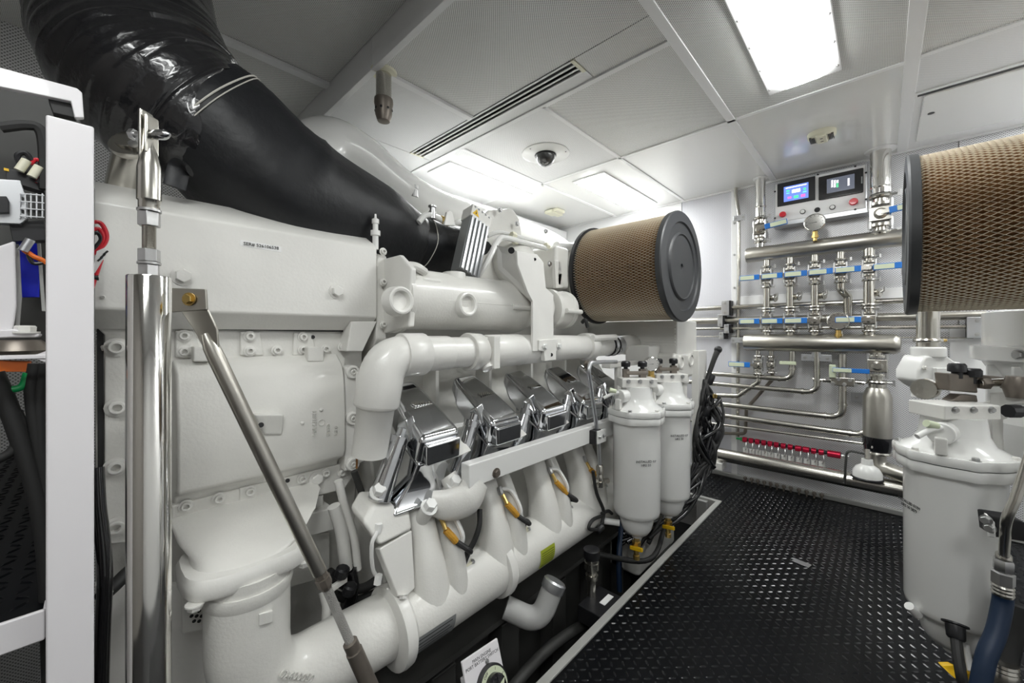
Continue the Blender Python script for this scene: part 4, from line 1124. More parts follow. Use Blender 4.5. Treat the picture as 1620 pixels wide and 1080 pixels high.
for i, u in enumerate(cols):
    c = wy(u, 440); c.z = VZ
    lab = f'upper-row ball valve with blue lever, {names[i]} from the cover strip'
    if v0 is None: v0 = valve(c, .95, lab); c00 = c
    else: copy_tree(v0, c - c00, lab)
VL = 1.13
vb = {}
lows = {0: 'first', 1: 'second', 2: 'third', 4: 'last'}
for i in (0, 1, 2, 4):
    c = wy(cols[i], 500); c.z = VL
    copy_tree(v0, c - c00, f'lower-row ball valve with blue lever, {lows[i]} from the cover strip, above the lower header')
# extra lever of a valve hidden behind the air filter
c = wy(1440, 440); c.z = VZ
copy_tree(v0, c - c00, 'upper-row ball valve at the end of the row, mostly hidden behind the big air filter')
# columns: short pipes between header, valves and header
for i, u in enumerate(cols):
    x = wy(u, 440).x
    t = thing('valve_column_pipe', (x, WY, ZL), f'vertical steel pipe between the two headers, {names[i]} from the cover strip', 'pipe', 'vertical valve column pipes')
    r = .026 if i == 4 else .020
    build(MB().cyl((x, WY, ZU - .04), (x, WY, VZ + .07), r, n=16), 'upper_nipple', 'steel', t)
    if i == 3:
        build(MB().tube(bend([(x, WY, VZ - .07), (x, WY, VZ - .11), (x + .03, WY + .05, VZ - .15), (x + .03, WY + .05, VL + .02)], .03, 5), r * 1.1, 14), 'offset_bend', 'steel', t, smooth=60)
        build(MB().cyl((x, WY, ZL + .04), (x, WY, ZL + .075), .014, n=12), 'gauge_nipple', 'steel', t)
        continue
    build(MB().cyl((x, WY, VZ - .07), (x, WY, VL + .07), r, n=16), 'middle_pipe', 'steel', t)
    build(MB().torus((x, WY, 1.215), (0, 0, 1), r + .006, .008, 20, 8), 'clamp_ring', 'steel', t)
    for dx in (-1, 1):
        w = build(MB().tube([(x + dx * r, WY - .01, 1.215), (x + dx * (r + .03), WY - .016, 1.217)], .005, 8), 'clamp_screw', 'zinc', t)
    # side outlet with its wing clamp
    build(MB().cyl((x + .01, WY + .03, 1.285), (x + .05, WY + .01, 1.285), .02, n=14), 'side_outlet', 'steel', t, .003)
    build(MB().torus((x + .045, WY + .012, 1.285), (1, -.4, 0), .021, .006, 18, 6), 'side_clamp', 'steel', t)
    build(MB().tube([(x + .05, WY - .005, 1.285), (x + .062, WY - .01, 1.292), (x + .064, WY - .012, 1.315)], .006, 8), 'wing_nut', 'zinc', t)
    build(MB().cyl((x, WY, VL - .07), (x, WY, ZL + .045), r, n=16), 'lower_nipple', 'steel', t)

# pipes dropping from the ceiling into the upper header, each with a valve
for u, r, lab, s, vv, lever in ((1203, .030, 'narrower polished pipe dropping from the ceiling beside the control panel', 1.15, 364, (1, 0, .12)), (1393, .046, 'wider polished pipe dropping from the ceiling next to the air filter', 1.5, 340, (1, 0, .1))):
    x = wy(u, 440).x
    t = thing('ceiling_pipe', (x, WY, ZU), lab, 'pipe', 'pipes from the ceiling')
    zv = wz(u, vv)
    build(MB().cyl((x, WY, zv + .08 * s), (x, WY, ZC - .002), r, n=20), 'run', 'polished', t)
    build(MB().lathe((x, WY, ZC), (0, 0, -1), [(r * 1.55, .001), (r * 1.5, .008), (r * 1.1, .012)], 24), 'ceiling_flange', 'bright_white', t)
    build(MB().torus((x, WY, zv + .155), (0, 0, 1), r + .001, .006, 20, 6), 'pipe_ring', 'polished', t)
    build(MB().cyl((x, WY, ZU + .045), (x, WY, zv - .07 * s), r * .9, n=18), 'lower_nipple', 'polished', t)
    valve((x, WY, zv), s, ('ball valve with blue lever under the narrower ceiling pipe' if u < 1300 else 'biggest ball valve of the wall under the wider ceiling pipe'), lever, grip='blue', lever_len=.16)
# horizontal rails through the columns
for (ua, va), (ub, vb_), r, lab, y in (((1085, 489), (1440, 479), .017, 'upper long steel tube running across the wall between the valve rows', WALL - .055), ((1085, 508), (1560, 501), .024, 'thick dull tube running across the wall behind the lower levers', WALL - .045), ((1085, 520), (1545, 518), .011, 'thin steel tube running across the wall just above the lower header', WALL - .055), ((1085, 532), (1540, 531), .004, 'very thin capillary line across the wall', WALL - .03)):
    a, b = ay(ua, va, y), ay(ub, vb_, y); b.z = a.z
    o = build(MB().cyl(a, b, r, n=14), 'wall_tube', 'brushed' if r > .02 else 'steel'); setp(o, lab, 'pipe', 'horizontal wall tubes')
for i, (u, v, w, h, n, where) in enumerate(((1147, 487, .05, .11, 2, 'upper long tube'), (1139, 507, .034, .09, 2, 'thick dull tube'), (1149, 520, .032, .065, 2, 'thin steel tube'), (1141, 531, .03, .05, 2, 'capillary line'), (1166, 538, .075, .038, 1, 'vertical conduit above the lower header'), (1546, 518, .07, .11, 2, 'thin steel tube next to the white drum'))):
    c = ay(u, v, WALL - .10)
    t = thing('pipe_clamp', c - V((0, 0, h / 2)), f'aluminium plate clamp on the {where}', 'clamp', 'pipe clamps on the wall')
    build(MB().box((c.x - w / 2, c.y, c.z - h / 2), (c.x + w / 2, c.y + .012, c.z + h / 2)), 'cover_plate', 'aluminium', t, .003)
    build(MB().box((c.x - w / 2 + .003, c.y + .012, c.z - h / 2 + .002), (c.x + w / 2 + .01, WALL - .02, c.z + h / 2 - .002)), 'block', 'black', t, .002)
    for k in (-1, 1):
        q = c + (V((0, 0, k * h * .32)) if n == 2 else V((k * w * .32, 0, 0)))
        bolt(t, q, (0, -1, 0), .007, 'zinc', 'hex')
o = build(MB().tube(bend([ay(1164, 297, WALL - .03), ay(1164, 308, WALL - .03), ay(1169, 340, WALL - .05), ay(1167, 690, WALL - .05)], .02, 4), .012, 12), 'conduit', 'steel', None, smooth=60)
setp(o, 'slim vertical steel conduit running down the wall beside the cover strip', 'conduit')
c = ay(1169, 345, WALL - .07); t = thing('pipe_clamp', c, 'small aluminium clamp near the top of the vertical conduit', 'clamp', 'pipe clamps on the wall')
build(MB().box((c.x - .035, c.y - .012, c.z - .02), (c.x + .045, c.y, c.z + .02)), 'cover_plate', 'aluminium', t, .003)
for k in (-1, 1): bolt(t, c + V((.005 + k * .024, -.012, 0)), (0, -1, 0), .006, 'zinc', 'hex')

# pressure gauges
def gauge(c, r, label, nrm=(0, -1, 0)):
    t = thing('pressure_gauge', V(c) - V((0, 0, r)), label, 'gauge', 'round pressure gauges'); c = V(c); n = V(nrm).normalized()
    build(MB().lathe(c, n, [(r * .9, -.03), (r, -.02), (r, .006), (r * .98, .010), (r * .90, .012), (r * .88, .006)], 32), 'case', 'polished', t)
    build(MB().lathe(c, n, [(r * .88, .0045), (r * .0, .005)], 32), 'face', 'dial', t)
    a, b, d = frame_of(n)
    ux = V((1, 0, 0)) if abs(n.y) > .5 else V((0, 1, 0)); ux = (ux - n * ux.dot(n)).normalized(); uyy = V((0, 0, 1))
    for k in range(11):
        th = math.radians(225 - k * 27); e = ux * math.cos(th) + uyy * math.sin(th); f = e.cross(n)
        build(MB().obox(c + e * r * .74 + n * .0056, e * r * .07, f * r * .018, n * .0004), 'tick', 'ink', t)
    th = math.radians(184); e = ux * math.cos(th) + uyy * math.sin(th); f = e.cross(n)
    build(MB().prism([c - e * r * .2 - f * r * .03 + n * .0062, c + e * r * .62 + n * .0062, c - e * r * .2 + f * r * .03 + n * .0062], n * .0008), 'needle', 'ink', t)
    build(MB().lathe(c - V((0, 0, r)) - n * .01, (0, 0, -1), [(.012, -.006), (.014, .002), (.014, .02), (.018, .021), (.018, .036), (.011, .038), (.011, .055)], 8), 'stem', 'brass', t)
    return t
c = wy(1289, 352, WY - .06); gauge(c, .055, 'round pressure gauge above the upper header in front of the control panel')
c = wy(1326, 508, WY - .045); gauge(c, .054, 'round pressure gauge half covered by a blue lever above the lower header')

# control panel
P0 = WALL - .10
def pp(u, v, y=P0): return ay(u, v, y)
cp0, cp1 = pp(1224, 320), pp(1373, 320)
x0, x1 = cp0.x, cp1.x
zt_, zb_ = (pp(1224, 289).z + pp(1373, 259).z) / 2, (pp(1224, 350).z + pp(1373, 331).z) / 2
pan = thing('control_panel', ((x0 + x1) / 2, P0, zb_), 'aluminium wall control panel with two screens and red buttons', 'control panel')
build(MB().box((x0, P0, zb_ - .02), (x1, WALL - .002, zt_)), 'enclosure', 'aluminium', pan, .004)
build(MB().box((x0 + .01, P0 - .006, zb_), (x1 - .01, P0, zt_ - .01)), 'face_plate', 'bright_white', pan, .002)
build(MB().box((x0 - .005, P0 - .004, zb_ - .028), (x1 + .005, WALL - .002, zb_ - .018)), 'bottom_lip', 'aluminium', pan, .002)
def pr(u0, u1, va, vb2, y, dep, name, m, bevel=.004, par=None, dz=0):
    """a rectangle of the panel given by two columns and its height at the middle"""
    a = pp(u0, 500, y).x; b = pp(u1, 500, y).x; um = (u0 + u1) / 2
    return build(MB().box((a, y - dep, pp(um, vb2, y).z), (b, y, pp(um, va, y).z)), name, m, par or pan, bevel)
s1 = pr(1230, 1290, 285, 322, P0 - .006, .008, 'screen_bezel', 'black', .003)
pr(1240, 1279, 292, 316, P0 - .0145, .001, 'display', 'screen_blue', 0, s1)
s2_ = pr(1295, 1366, 273, 311, P0 - .006, .010, 'screen_bezel', 'gloss_black', .008)
pr(1308, 1352, 279, 302, P0 - .0165, .001, 'display', 'screen_grey', 0, s2_)
for u0, u1, va, vb2, m in ((1253, 1266, 299, 304, 'pixel_white'), (1246, 1252, 311, 314, 'pixel_magenta'), (1256, 1263, 309, 313, 'pixel_green'), (1267, 1274, 307, 311, 'pixel_magenta'), (1244, 1249, 301, 303, 'pixel_green'), (1271, 1275, 297, 300, 'pixel_green'), (1243, 1276, 294, 295.2, 'pixel_white'), (1244, 1249, 305, 306.5, 'pixel_cyan'), (1270, 1276, 302, 304, 'pixel_cyan')):
    pr(u0, u1, va, vb2, P0 - .0156, .0006, 'screen_graphic', m, 0, s1)
for r_ in range(5):
    for c_ in range(3):
        u0 = 1315 + c_ * 4.2
        pr(u0, u0 + 3.0, 285 + r_ * 2.4, 286.4 + r_ * 2.4, P0 - .0176, .0006, 'screen_graphic', 'pixel_green' if c_ == 2 and r_ > 1 else 'pixel_white', 0, s2_)
    pr(1341, 1344, 282 + r_ * 2.4, 283.5 + r_ * 2.4, P0 - .0176, .0006, 'screen_graphic', 'pixel_white', 0, s2_)
pr(1362.5, 1364.5, 279, 290, P0 - .0165, .002, 'card_slot', 'label_grey', .001, s2_)
for u, v, r_, m in ((1239, 340, .019, 'red'), (1350.5, 320, .021, 'red')):
    c = pp(u, v, P0 - .006)
    build(MB().lathe(c, (0, -1, 0), [(.6 * r_, 0), (.6 * r_, .012), (r_, .014), (r_, .022), (.8 * r_, .028)], 22), 'emergency_button', m, pan)
for u, v, m in ((1270, 335, 'smooth_white'), (1317, 328, 'smooth_white'), (1293, 332, 'black')):
    c = pp(u, v, P0 - .006)
    b_ = build(MB().lathe(c, (0, -1, 0), [(.015, 0), (.015, .006), (.012, .008)], 18), 'push_button', 'black', pan)
    if m != 'black': build(MB().lathe(c + V((0, -.006, 0)), (0, -1, 0), [(.0115, 0), (.011, .005), (.008, .006)], 18), 'button_cap', m, b_)
for u, v in ((1226, 345), (1226, 303), (1294, 276), (1353, 263), (1370, 273), (1370, 315), (1353, 331)):
    bolt(pan, pp(u, v, P0 - .006), (0, -1, 0), .004, 'black', 'hex')

# pipes below the lower header
wallpipe([(1085, 588), (1253, 600), (1254, 545)], .017, 'steel pipe turning up into the lower header, highest of the bent pipes', rad=.055)
wallpipe([(1085, 603), (1293, 621), (1292, 545)], .017, 'steel pipe turning up under the middle bracket, second of the bent pipes', rad=.06)
wallpipe([(1100, 624), (1168, 626), (1200, 604), (1200, 575)], .016, 'steel pipe with a slanting kink below the twin valves', rad=.03)
wallpipe([(1222, 560), (1222, 600), (1181, 646), (1179, 686), (1100, 684)], .011, 'thin dark pipe slanting down behind the others to the floor', 'bronze_grey', y=WY + .045, rad=.03, fittings=False)
wallpipe([(1085, 633), (1333, 661), (1333, 560)], .020, 'steel pipe turning up to the handwheel manifold, third of the bent pipes', rad=.065)
wallpipe([(1085, 649), (1372, 689), (1376, 640)], .020, 'steel pipe turning up behind the tall strainer, lowest bent pipe', rad=.06)
wallpipe([(1085, 664), (1378, 703)], .0095, 'thin straight steel tube sloping along above the red distributor', fittings=False)
# twin valves left below the header
x = wy(1199, 570).x; z = wz(1199, 577)
valve((x, WY, z), .85, 'smaller ball valve with a faded blue lever left below the lower header', (-1, 0, 0), lever_len=.17)
x2 = wy(1219, 570).x
valve((x2, WY + .02, z + .005), .75, 'smaller ball valve beside the faded blue lever below the lower header', None)
for xx, yy in ((x, WY), (x2, WY + .02)):
    o = build(MB().cyl((xx, yy, z + .05), (xx, yy, ZL - .045), .014, n=14), 'valve_nipple', 'steel')
    setp(o, 'short steel nipple between the lower header and the ' + ('levered' if xx == x else 'lever-less') + ' small valve', 'pipe', 'header nipples')
c = wy(1246, 574, WY - .02); o = build(MB().box((c.x - .045, c.y - .006, c.z - .011), (c.x + .045, c.y + .006, c.z + .011)), 'pale_lever', 'glow_label', None, .003)
setp(o, 'pale lever without a blue end in front of the upturned pipe', 'lever')
# bracket under the header
c = wy(1291, 566, WY - .01); t = thing('header_bracket', c, 'grey inverted T bracket under the lower header', 'bracket')
build(MB().box((c.x - .075, c.y, c.z - .022), (c.x + .075, c.y + .02, c.z + .022)), 'foot', 'aluminium', t, .003)
build(MB().box((c.x - .022, c.y - .004, c.z), (c.x + .022, c.y + .02, c.z + .075)), 'upright', 'aluminium', t, .002)
for k in (-1, 1): bolt(t, c + V((k * .055, 0, 0)), (0, -1, 0), .007, 'zinc', 'hex')
# handwheel manifold
c = wy(1332, 603); t = thing('distribution_block', c - V((0, 0, .03)), 'compact steel distribution block with small fittings and a faded blue lever', 'valve block')
build(MB().box((c.x - .05, c.y - .03, c.z - .026), (c.x + .06, c.y + .02, c.z + .026)), 'block', 'steel', t, .005)
for k in range(6):
    q = c + V((-.065 + k * .026, -.03, (-1) ** k * .014)); build(MB().cyl(q, q + V((0, -.016, 0)), .010, n=10), 'fitting', 'zinc', t, .001)
build(MB().cyl(c + V((-.09, 0, 0)), c + V((.10, 0, 0)), .014, n=12), 'cross_pipe', 'steel', t)
build(MB().tube(bend([c + V((.09, -.01, 0)), c + V((.115, -.01, .0)), c + V((.12, -.01, .10)), c + V((.122, -.01, .17))], .02, 4), .006, 8), 'sensing_line', 'steel', t)
build(MB().tube(bend([c + V((-.09, 0, 0)), c + V((-.14, 0, .005))], .02, 4), .008, 8), 'sensing_line', 'steel', t)
h_ = wy(1343, 586, WY - .05); build(MB().box((h_.x - .075, h_.y - .006, h_.z - .013), (h_.x + .09, h_.y + .006, h_.z + .013)), 'lever', 'blue', t, .003)
build(MB().box((h_.x - .073, h_.y - .0085, h_.z - .011), (h_.x + .012, h_.y - .005, h_.z + .011)), 'lever_label', 'glow_label', t, .001)
q = wy(1317, 587, WY - .03); build(MB().box((q.x - .016, q.y - .01, q.z - .04), (q.x + .016, q.y + .01, q.z + .04)), 'cross_handle', 'glow_label', t, .006)
# strainer column
x = wy(1388, 600).x; zs0, zs1 = wz(1388, 690), wz(1388, 613)
valve((x, WY, wz(1388, 578)), 1.35, 'large ball valve on top of the tall strainer right below the lower header', None)
t = thing('strainer', (x, WY, zs0 - .14), 'tall brushed steel strainer cylinder with a black foot at the wall', 'strainer')
build(MB().lathe((x, WY, zs0), (0, 0, 1), [(.064, 0), (.064, zs1 - zs0 - .05), (.05, zs1 - zs0 - .01), (.045, zs1 - zs0)], 32), 'shell', 'brushed', t, smooth=30)
build(MB().lathe((x, WY, zs0 - .085), (0, 0, 1), [(.05, -.002), (.058, .0), (.066, .05), (.066, .085)], 32), 'foot', 'gloss_black', t)
build(MB().torus((x, WY, zs0 - .09), (0, 0, 1), .055, .010, 28, 8), 'clamp_ring', 'steel', t)
build(MB().tube(bend([(x, WY, zs0 - .08), (x, WY, zs0 - .17), (x + .16, WY - .05, zs0 - .20)], .08, 8), .040, 20), 'outlet_bend', 'brushed', t, smooth=60)
build(MB().cyl((x, WY, zs1), (x, WY, zs1 + .04), .04, n=18), 'top_nipple', 'steel', t)
c = wy(1372, 740, WY - .10); t = thing('drain_funnel', c - V((0, 0, .05)), 'small white bell shaped cup with a black rim hanging below the strainer', 'cup')
build(MB().lathe(c, (0, 0, 1), [(.066, -.055), (.064, -.02), (.05, .005), (.028, .02), (.024, .05)], 24), 'bell', 'smooth_white', t)
build(MB().torus(c + V((0, 0, -.055)), (0, 0, 1), .064, .007, 24, 6), 'rim', 'black', t)
build(MB().cyl(c + V((0, 0, .05)), c + V((0, .02, .10)), .012, n=10), 'neck', 'steel', t)
o = build(MB().tube(bend([c + V((0, .03, .07)), c + V((-.09, .03, .075)), c + V((-.10, .03, -.12))], .03, 5), .006, 8), 'sensing_line', 'dim_grey', None, smooth=60)
setp(o, 'thin dark line bent around the white bell shaped cup', 'pipe')
c = wy(1359, 628, WALL - .03); o = build(MB().box((c.x - .04, c.y - .01, c.z - .03), (c.x + .04, c.y + .02, c.z + .03)), 'clamp_pad', 'aluminium', None, .003); bolt(o, c + V((-.01, -.01, 0)), (0, -1, 0), .007, 'zinc', 'hex')
setp(o, 'square aluminium pad with one bolt beside the strainer', 'clamp')
# fat pipe above the floor
a, b = wy(1138, 718, WY - .02), wy(1440, 775, WY - .02); zz = (a.z + wy(1300, 750, WY - .02).z) / 2
o = build(MB().cyl((a.x, WY - .02, zz), (b.x + .3, WY - .02, zz), .045, n=24), 'floor_pipe', 'steel'); setp(o, 'fat steel pipe running low along the wall above the tread plate', 'pipe', 'large header pipes')
c = V((a.x - .02, WY - .02, zz)); t = thing('pipe_support', c - V((0, 0, .09)), 'white angle bracket under the end of the fat low pipe', 'bracket')
build(MB().box((c.x - .06, c.y - .05, c.z - .10), (c.x + .05, c.y + .06, c.z - .05)), 'base', 'white', t, .004)
build(MB().box((c.x - .09, c.y + .02, c.z - .1), (c.x + .0, c.y + .06, c.z + .12)), 'upright', 'white', t, .006)
# red distributor with little cocks
YD = WALL - .06
dz_ = ay(1250, 707, YD).z
dist = thing('distributor', (ay(1250, 707, YD).x, YD, dz_ - .04), 'red anodised distributor rail with a row of small cocks', 'distributor')
us = [1179, 1189, 1199, 1209, 1219, 1229, 1240, 1251, 1264, 1276, 1288, 1300]
xa, xb = ay(1174, 700, YD).x, ay(1338, 720, YD).x
build(MB().cyl((xa, YD + .012, dz_), (xb - .02, YD + .012, dz_), .012, n=12), 'rail', 'black', dist)
for k, u in enumerate(us):
    x = ay(u, 700, YD).x; w = .015 if k not in (8, 9) else .02
    build(MB().cyl((x - w, YD, dz_), (x + w * .75, YD, dz_), .019, n=16), 'red_body', 'red_anodised', dist, .002)
    build(MB().tube(spline([(x + .01, YD - .018, dz_ - .012), (x + .012, YD - .03, dz_ - .03), (x + .01, YD - .03, dz_ - .055), (x + .004, YD - .02, dz_ - .065)], 4), .004, 6), 'lever', 'zinc', dist)
    build(MB().cyl((x, YD + .01, dz_ - .06), (x, YD + .01, dz_ - .14), .017, n=14), 'sight_tube', 'smooth_white', dist)
    build(MB().lathe((x, YD, dz_ - .26), (0, 0, -1), [(.009, 0), (.012, .004), (.012, .016), (.006, .018), (.005, .05), (.007, .052), (.007, .085), (.004, .09)], 8), 'drain_stem', 'bronze_grey', dist)
build(MB().cyl((ay(1309, 715, YD).x, YD, dz_), (ay(1330, 720, YD).x, YD, dz_), .021, n=16), 'end_body', 'red_anodised', dist, .002)
build(MB().lathe((ay(1331, 720, YD).x, YD, dz_), (1, 0, 0), [(.014, 0), (.014, .012), (.008, .014), (.008, .035)], 8), 'end_fitting', 'zinc', dist)
build(MB().lathe((ay(1175, 700, YD).x, YD, dz_), (-1, 0, 0), [(.012, 0), (.012, .014), (.007, .016), (.007, .04)], 8), 'end_fitting', 'green', dist)
# ================================================================== air filters
def air_filter(x_back, x_front, y, z, R, label):
    s = 1 if x_front > x_back else -1; L = abs(x_front - x_back); A = V((s, 0, 0)); o = V((x_back, y, z))
    t = thing('air_filter', (x_back, y, z - R), label, 'air filter', 'round intake air filters')
    # pleated paper
    n = 220; rg = []
    for h in (.02, L - .02):
        rg.append([o + A * h + V((0, math.cos(2 * PI * k / n), math.sin(2 * PI * k / n))) * (R - .012 if k % 2 else R - .030) for k in range(n)])
    build(MB().rings(rg), 'pleated_paper', 'paper', t, smooth=0)
    # expanded metal wrapped round it: strands of a diamond lattice
    mb = MB(); na = 118; nl = int((L - .03) / .0135); r0 = R - .006
    step = (L - .03) / nl; w = .0011
    for k in range(na):
        for d in (-1, 1):
            for i in range(nl):
                j0 = (i % 2) * .5; j1 = ((i + 1) % 2) * .5
                a0 = 2 * PI * (k + d * j0) / na; a1 = 2 * PI * (k + d * j1) / na
                e0 = V((0, math.cos(a0), math.sin(a0))); e1 = V((0, math.cos(a1), math.sin(a1)))
                p0 = o + A * (.015 + i * step); p1 = o + A * (.015 + (i + 1) * step)
                t0 = V((0, -math.sin(a0), math.cos(a0))) * w; t1 = V((0, -math.sin(a1), math.cos(a1))) * w
                vs = [p0 + e0 * r0 - t0, p0 + e0 * r0 + t0, p0 + e0 * (r0 + .003), p1 + e1 * r0 - t1, p1 + e1 * r0 + t1, p1 + e1 * (r0 + .003)]
                mb.add(vs, [(0, 2, 5, 3), (2, 1, 4, 5)])
    m_ = build(mb, 'expanded_metal', 'mesh_metal', t, smooth=0); m_['kind'] = 'stuff'
    build(MB().lathe(o, A, [(R - .05, 0), (R + .004, .002), (R + .009, .006), (R + .009, .024), (R - .01, .028)], 64), 'back_rim', 'black', t)
    e = o + A * L
    build(MB().lathe(e, A, [(R - .02, -.022), (R + .006, -.018), (R + .008, .004), (R + .003, .010), (R - .045, .012), (R - .05, .004), (R - .095, .002), (R - .10, .010), (R - .105, .012), (R - .11, .006), (.03, .005), (.016, .004), (.014, -.004), (.0, -.004)], 64), 'end_plate', 'end_plate', t, smooth=40)
    return t
air_filter(-1.20, -.716, AFY, AFZ, .262, 'round pleated air filter with a dark end plate above the far end of the engine')
air_filter(.64, .070, AFY, AFZ + .015, .268, 'large pleated air filter in wire mesh cut off by the right picture edge')

# ================================================================== fuel filters
def fuel_filter(x, y, label, valve_lever='yellow', near=False, ang=0.0):
    c = V((x, y, 0)); zl = .690
    t = thing('fuel_filter', (x, y, .13), label, 'fuel filter', 'white canister fuel filters')
    def L(prof, name, m='smooth_white', n=40, par=None, **k): return build(MB().lathe(c, (0, 0, 1), prof, n), name, m, par or t, **k)
    can = L([(.060, .245), (.092, .249), (.098, .256), (.1005, .27), (.1015, zl - .03), (.099, zl - .028)], 'canister', 'smooth_white', 56, smooth=40)
    L([(.03, .158), (.050, .164), (.064, .185), (.072, .215), (.076, .246)], 'sump_bowl', smooth=60)
    L([(.020, .140), (.020, .160), (.014, .162)], 'drain_boss', n=16)
    def lobed(z0, z1, r, name):
        rg = []
        for z, k in ((z0, .985), (z0 + .004, 1), (z1 - .004, 1), (z1, .985)):
            rg.append([V((x + math.cos(a) * r * k * q, y + math.sin(a) * r * k * q, z)) for a, q in [(2 * PI * i / 96, 1 + .075 * max(0, math.cos(6 * (2 * PI * i / 96 + ang))) ** 3) for i in range(96)]])
        return build(MB().rings(rg), name, 'smooth_white', t, smooth=40)
    lobed(zl - .03, zl - .002, .118, 'lower_flange'); lid = lobed(zl + .001, zl + .026, .120, 'lid')
    L([(.1135, zl - .004), (.1135, zl + .003)], 'gasket_and_gap_shade', 'black')
    for k in range(6):
        a = 2 * PI * k / 6 - ang
        bolt(lid, (x + math.cos(a) * .113, y + math.sin(a) * .113, zl + .026), (0, 0, 1), .008, 'zinc' if k % 2 else 'white', 'hex', .008)
    head = L([(.112, zl + .024), (.104, zl + .034), (.082, zl + .048), (.070, zl + .075), (.066, zl + .11), (.064, zl + .125)], 'head_dome', smooth=60)
    blk = build(MB().obox(V((x, y, zl + .142)), _rt * .078, _fw * .05, V((0, 0, .020))), 'head_block', 'white', t, .004)
    for q in (-.05, .0, .05):
        bolt(blk, V((x, y, zl + .150)) + _rt * q - _fw * .050, -_fw, .007, 'zinc', 'hex')
    # changeover cock with lever at the side
    s = V((x, y, zl + .085)) - _rt * .055 - _fw * .03
    build(MB().cyl(s, s - _rt * .035 - _fw * .02, .030, n=20), 'side_cock', 'smooth_white', t, .004)
    h = s - _rt * .04 - _fw * .026
    lv = build(MB().tube(spline([h + V((0, 0, .018)), h - _rt * .03 + V((0, 0, .012)), h - _rt * .065 + V((0, 0, -.006))], 5), .0075, 8), 'cock_lever', 'smooth_white', t, smooth=60)
    build(MB().cyl(h - _rt * .012 + V((0, 0, .022)), h - _rt * .04 + V((0, 0, .03)), .010, n=12), 'cock_knob', 'glow_label', t)
    build(MB().box((h.x - .012, h.y - .012, zl + .03), (h.x + .012, h.y + .012, zl + .075)), 'cock_body', 'white', t, .003)
    # two needle valves with black caps, and a gauge
    for q, hh in (() if near else ((-.045, .0), (.03, .0))):
        b = V((x, y, zl + .162)) + _rt * q + _fw * .01
        nv = build(MB().obox(b + V((0, 0, .018)), _rt * .014, _fw * .014, V((0, 0, .020))), 'needle_valve', 'bronze_grey', t, .003)
        build(MB().lathe(b, (0, 0, 1), [(.009, .036), (.009, .046), (.020, .048), (.021, .066), (.016, .072)], 14), 'valve_cap', 'black', nv)
    if not near: build(MB().cyl(V((x, y, zl + .182)) - _rt * .045, V((x, y, zl + .182)) + _rt * .05, .009, n=10), 'cross_tube', 'bronze_grey', t)
    return t, can, zl
def canister_print(can, x, y, lines, zc, s, face):
    d = V((math.cos(face), math.sin(face), 0)); ux = V((-d.y, d.x, 0))
    text(lines, s, V((x, y, zc)) + d * .1022, ux, (0, 0, 1), 'ink', can, 'lettering', .0003, line=1.1)
def drain_cock(t, x, y):
    build(MB().lathe((x, y, .14), (0, 0, -1), [(.012, 0), (.014, .004), (.014, .02), (.020, .022), (.020, .045), (.013, .047), (.011, .08), (.015, .082), (.015, .10)], 8), 'drain_cock', 'brass', t)
    build(MB().obox((x + .012, y - .026, .10), V((.030, 0, .004)), V((0, .006, 0)), V((0, 0, .009))), 'cock_lever', 'yellow', t, .004)
CLX, CLY = -.80, 1.662
f1, c1, zl = fuel_filter(CLX, CLY, 'white fuel filter canister in front of the engine, nearer of the pair', ang=.3)
canister_print(c1, CLX, CLY, 'INSTALLED 07\nHRS 50', .50, .014, math.radians(-62 + 20))
drain_cock(f1, CLX, CLY)
f2, c2, _ = fuel_filter(-.772, 1.95, 'white fuel filter canister in front of the engine, farther of the pair', ang=.3)
canister_print(c2, -.772, 1.95, 'INSTALLED 07\nHRS 50', .56, .014, math.radians(-40))
drain_cock(f2, -.772, 1.95)
build(MB().cyl((CLX - .055, CLY - .05, .20), (CLX - .115, CLY - .08, .20), .014, n=12), 'side_port', 'smooth_white', f1)
build(MB().lathe((CLX - .115, CLY - .08, .20), (-.9, -.45, 0), [(.014, 0), (.016, .004), (.016, .02), (.012, .022), (.012, .05)], 8), 'sensor_plug', 'black', f1)
gauge(V((-.79, 1.80, .905)), .034, 'small round gauge between the pair of white fuel filters', (.6, -.8, 0))
CRX, CRY = .148, 1.686
f3, c3, _ = fuel_filter(CRX, CRY, 'big white fuel filter canister standing over the aisle nearest the camera', near=True, ang=.25)
canister_print(c3, CRX, CRY, 'INSTALLED 07/09\nHRS 50 5879', .545, .012, math.radians(-90 - 62))
f4, c4, _ = fuel_filter(.40, 1.62, 'white fuel filter canister cut off by the right picture edge', ang=.25)
mb = MB()
# black water sensor plug and yellow drain lever of the near filter
d = (V((0, 0, EYE)) - V((CRX, CRY, EYE))).normalized()
b = ad(1512, 1003, 1.03)
build(MB().lathe(b, V((.0, .6, .9)), [(.015, -.012), (.018, -.008), (.019, .02), (.026, .022), (.026, .026)], 20), 'sensor_plug', 'black', f3)
build(MB().tube(spline([b + V((0, -.01, -.01)), ad(1516, 1040, 1.0), ad(1522, 1075, .98), ad(1530, 1110, .98)], 5), .011, 10), 'sensor_cable', 'rubber', f3)
build(MB().tube([ad(1528, 1020, 1.03), ad(1536, 1062, 1.0)], .007, 10), 'drain_tube', 'smooth_white', f3)
build(MB().prism([ad(1489, 1052, 1.03), ad(1508, 1052, 1.02), ad(1520, 1065, 1.02), ad(1541, 1065, 1.0), ad(1540, 1082, 1.0), ad(1512, 1074, 1.0)], _fw * .012), 'drain_lever', 'yellow', f3, .004)
build(MB().cyl(ad(1438, 958, 1.13), ad(1452, 972, 1.13), .012, n=12), 'side_port', 'smooth_white', f3)

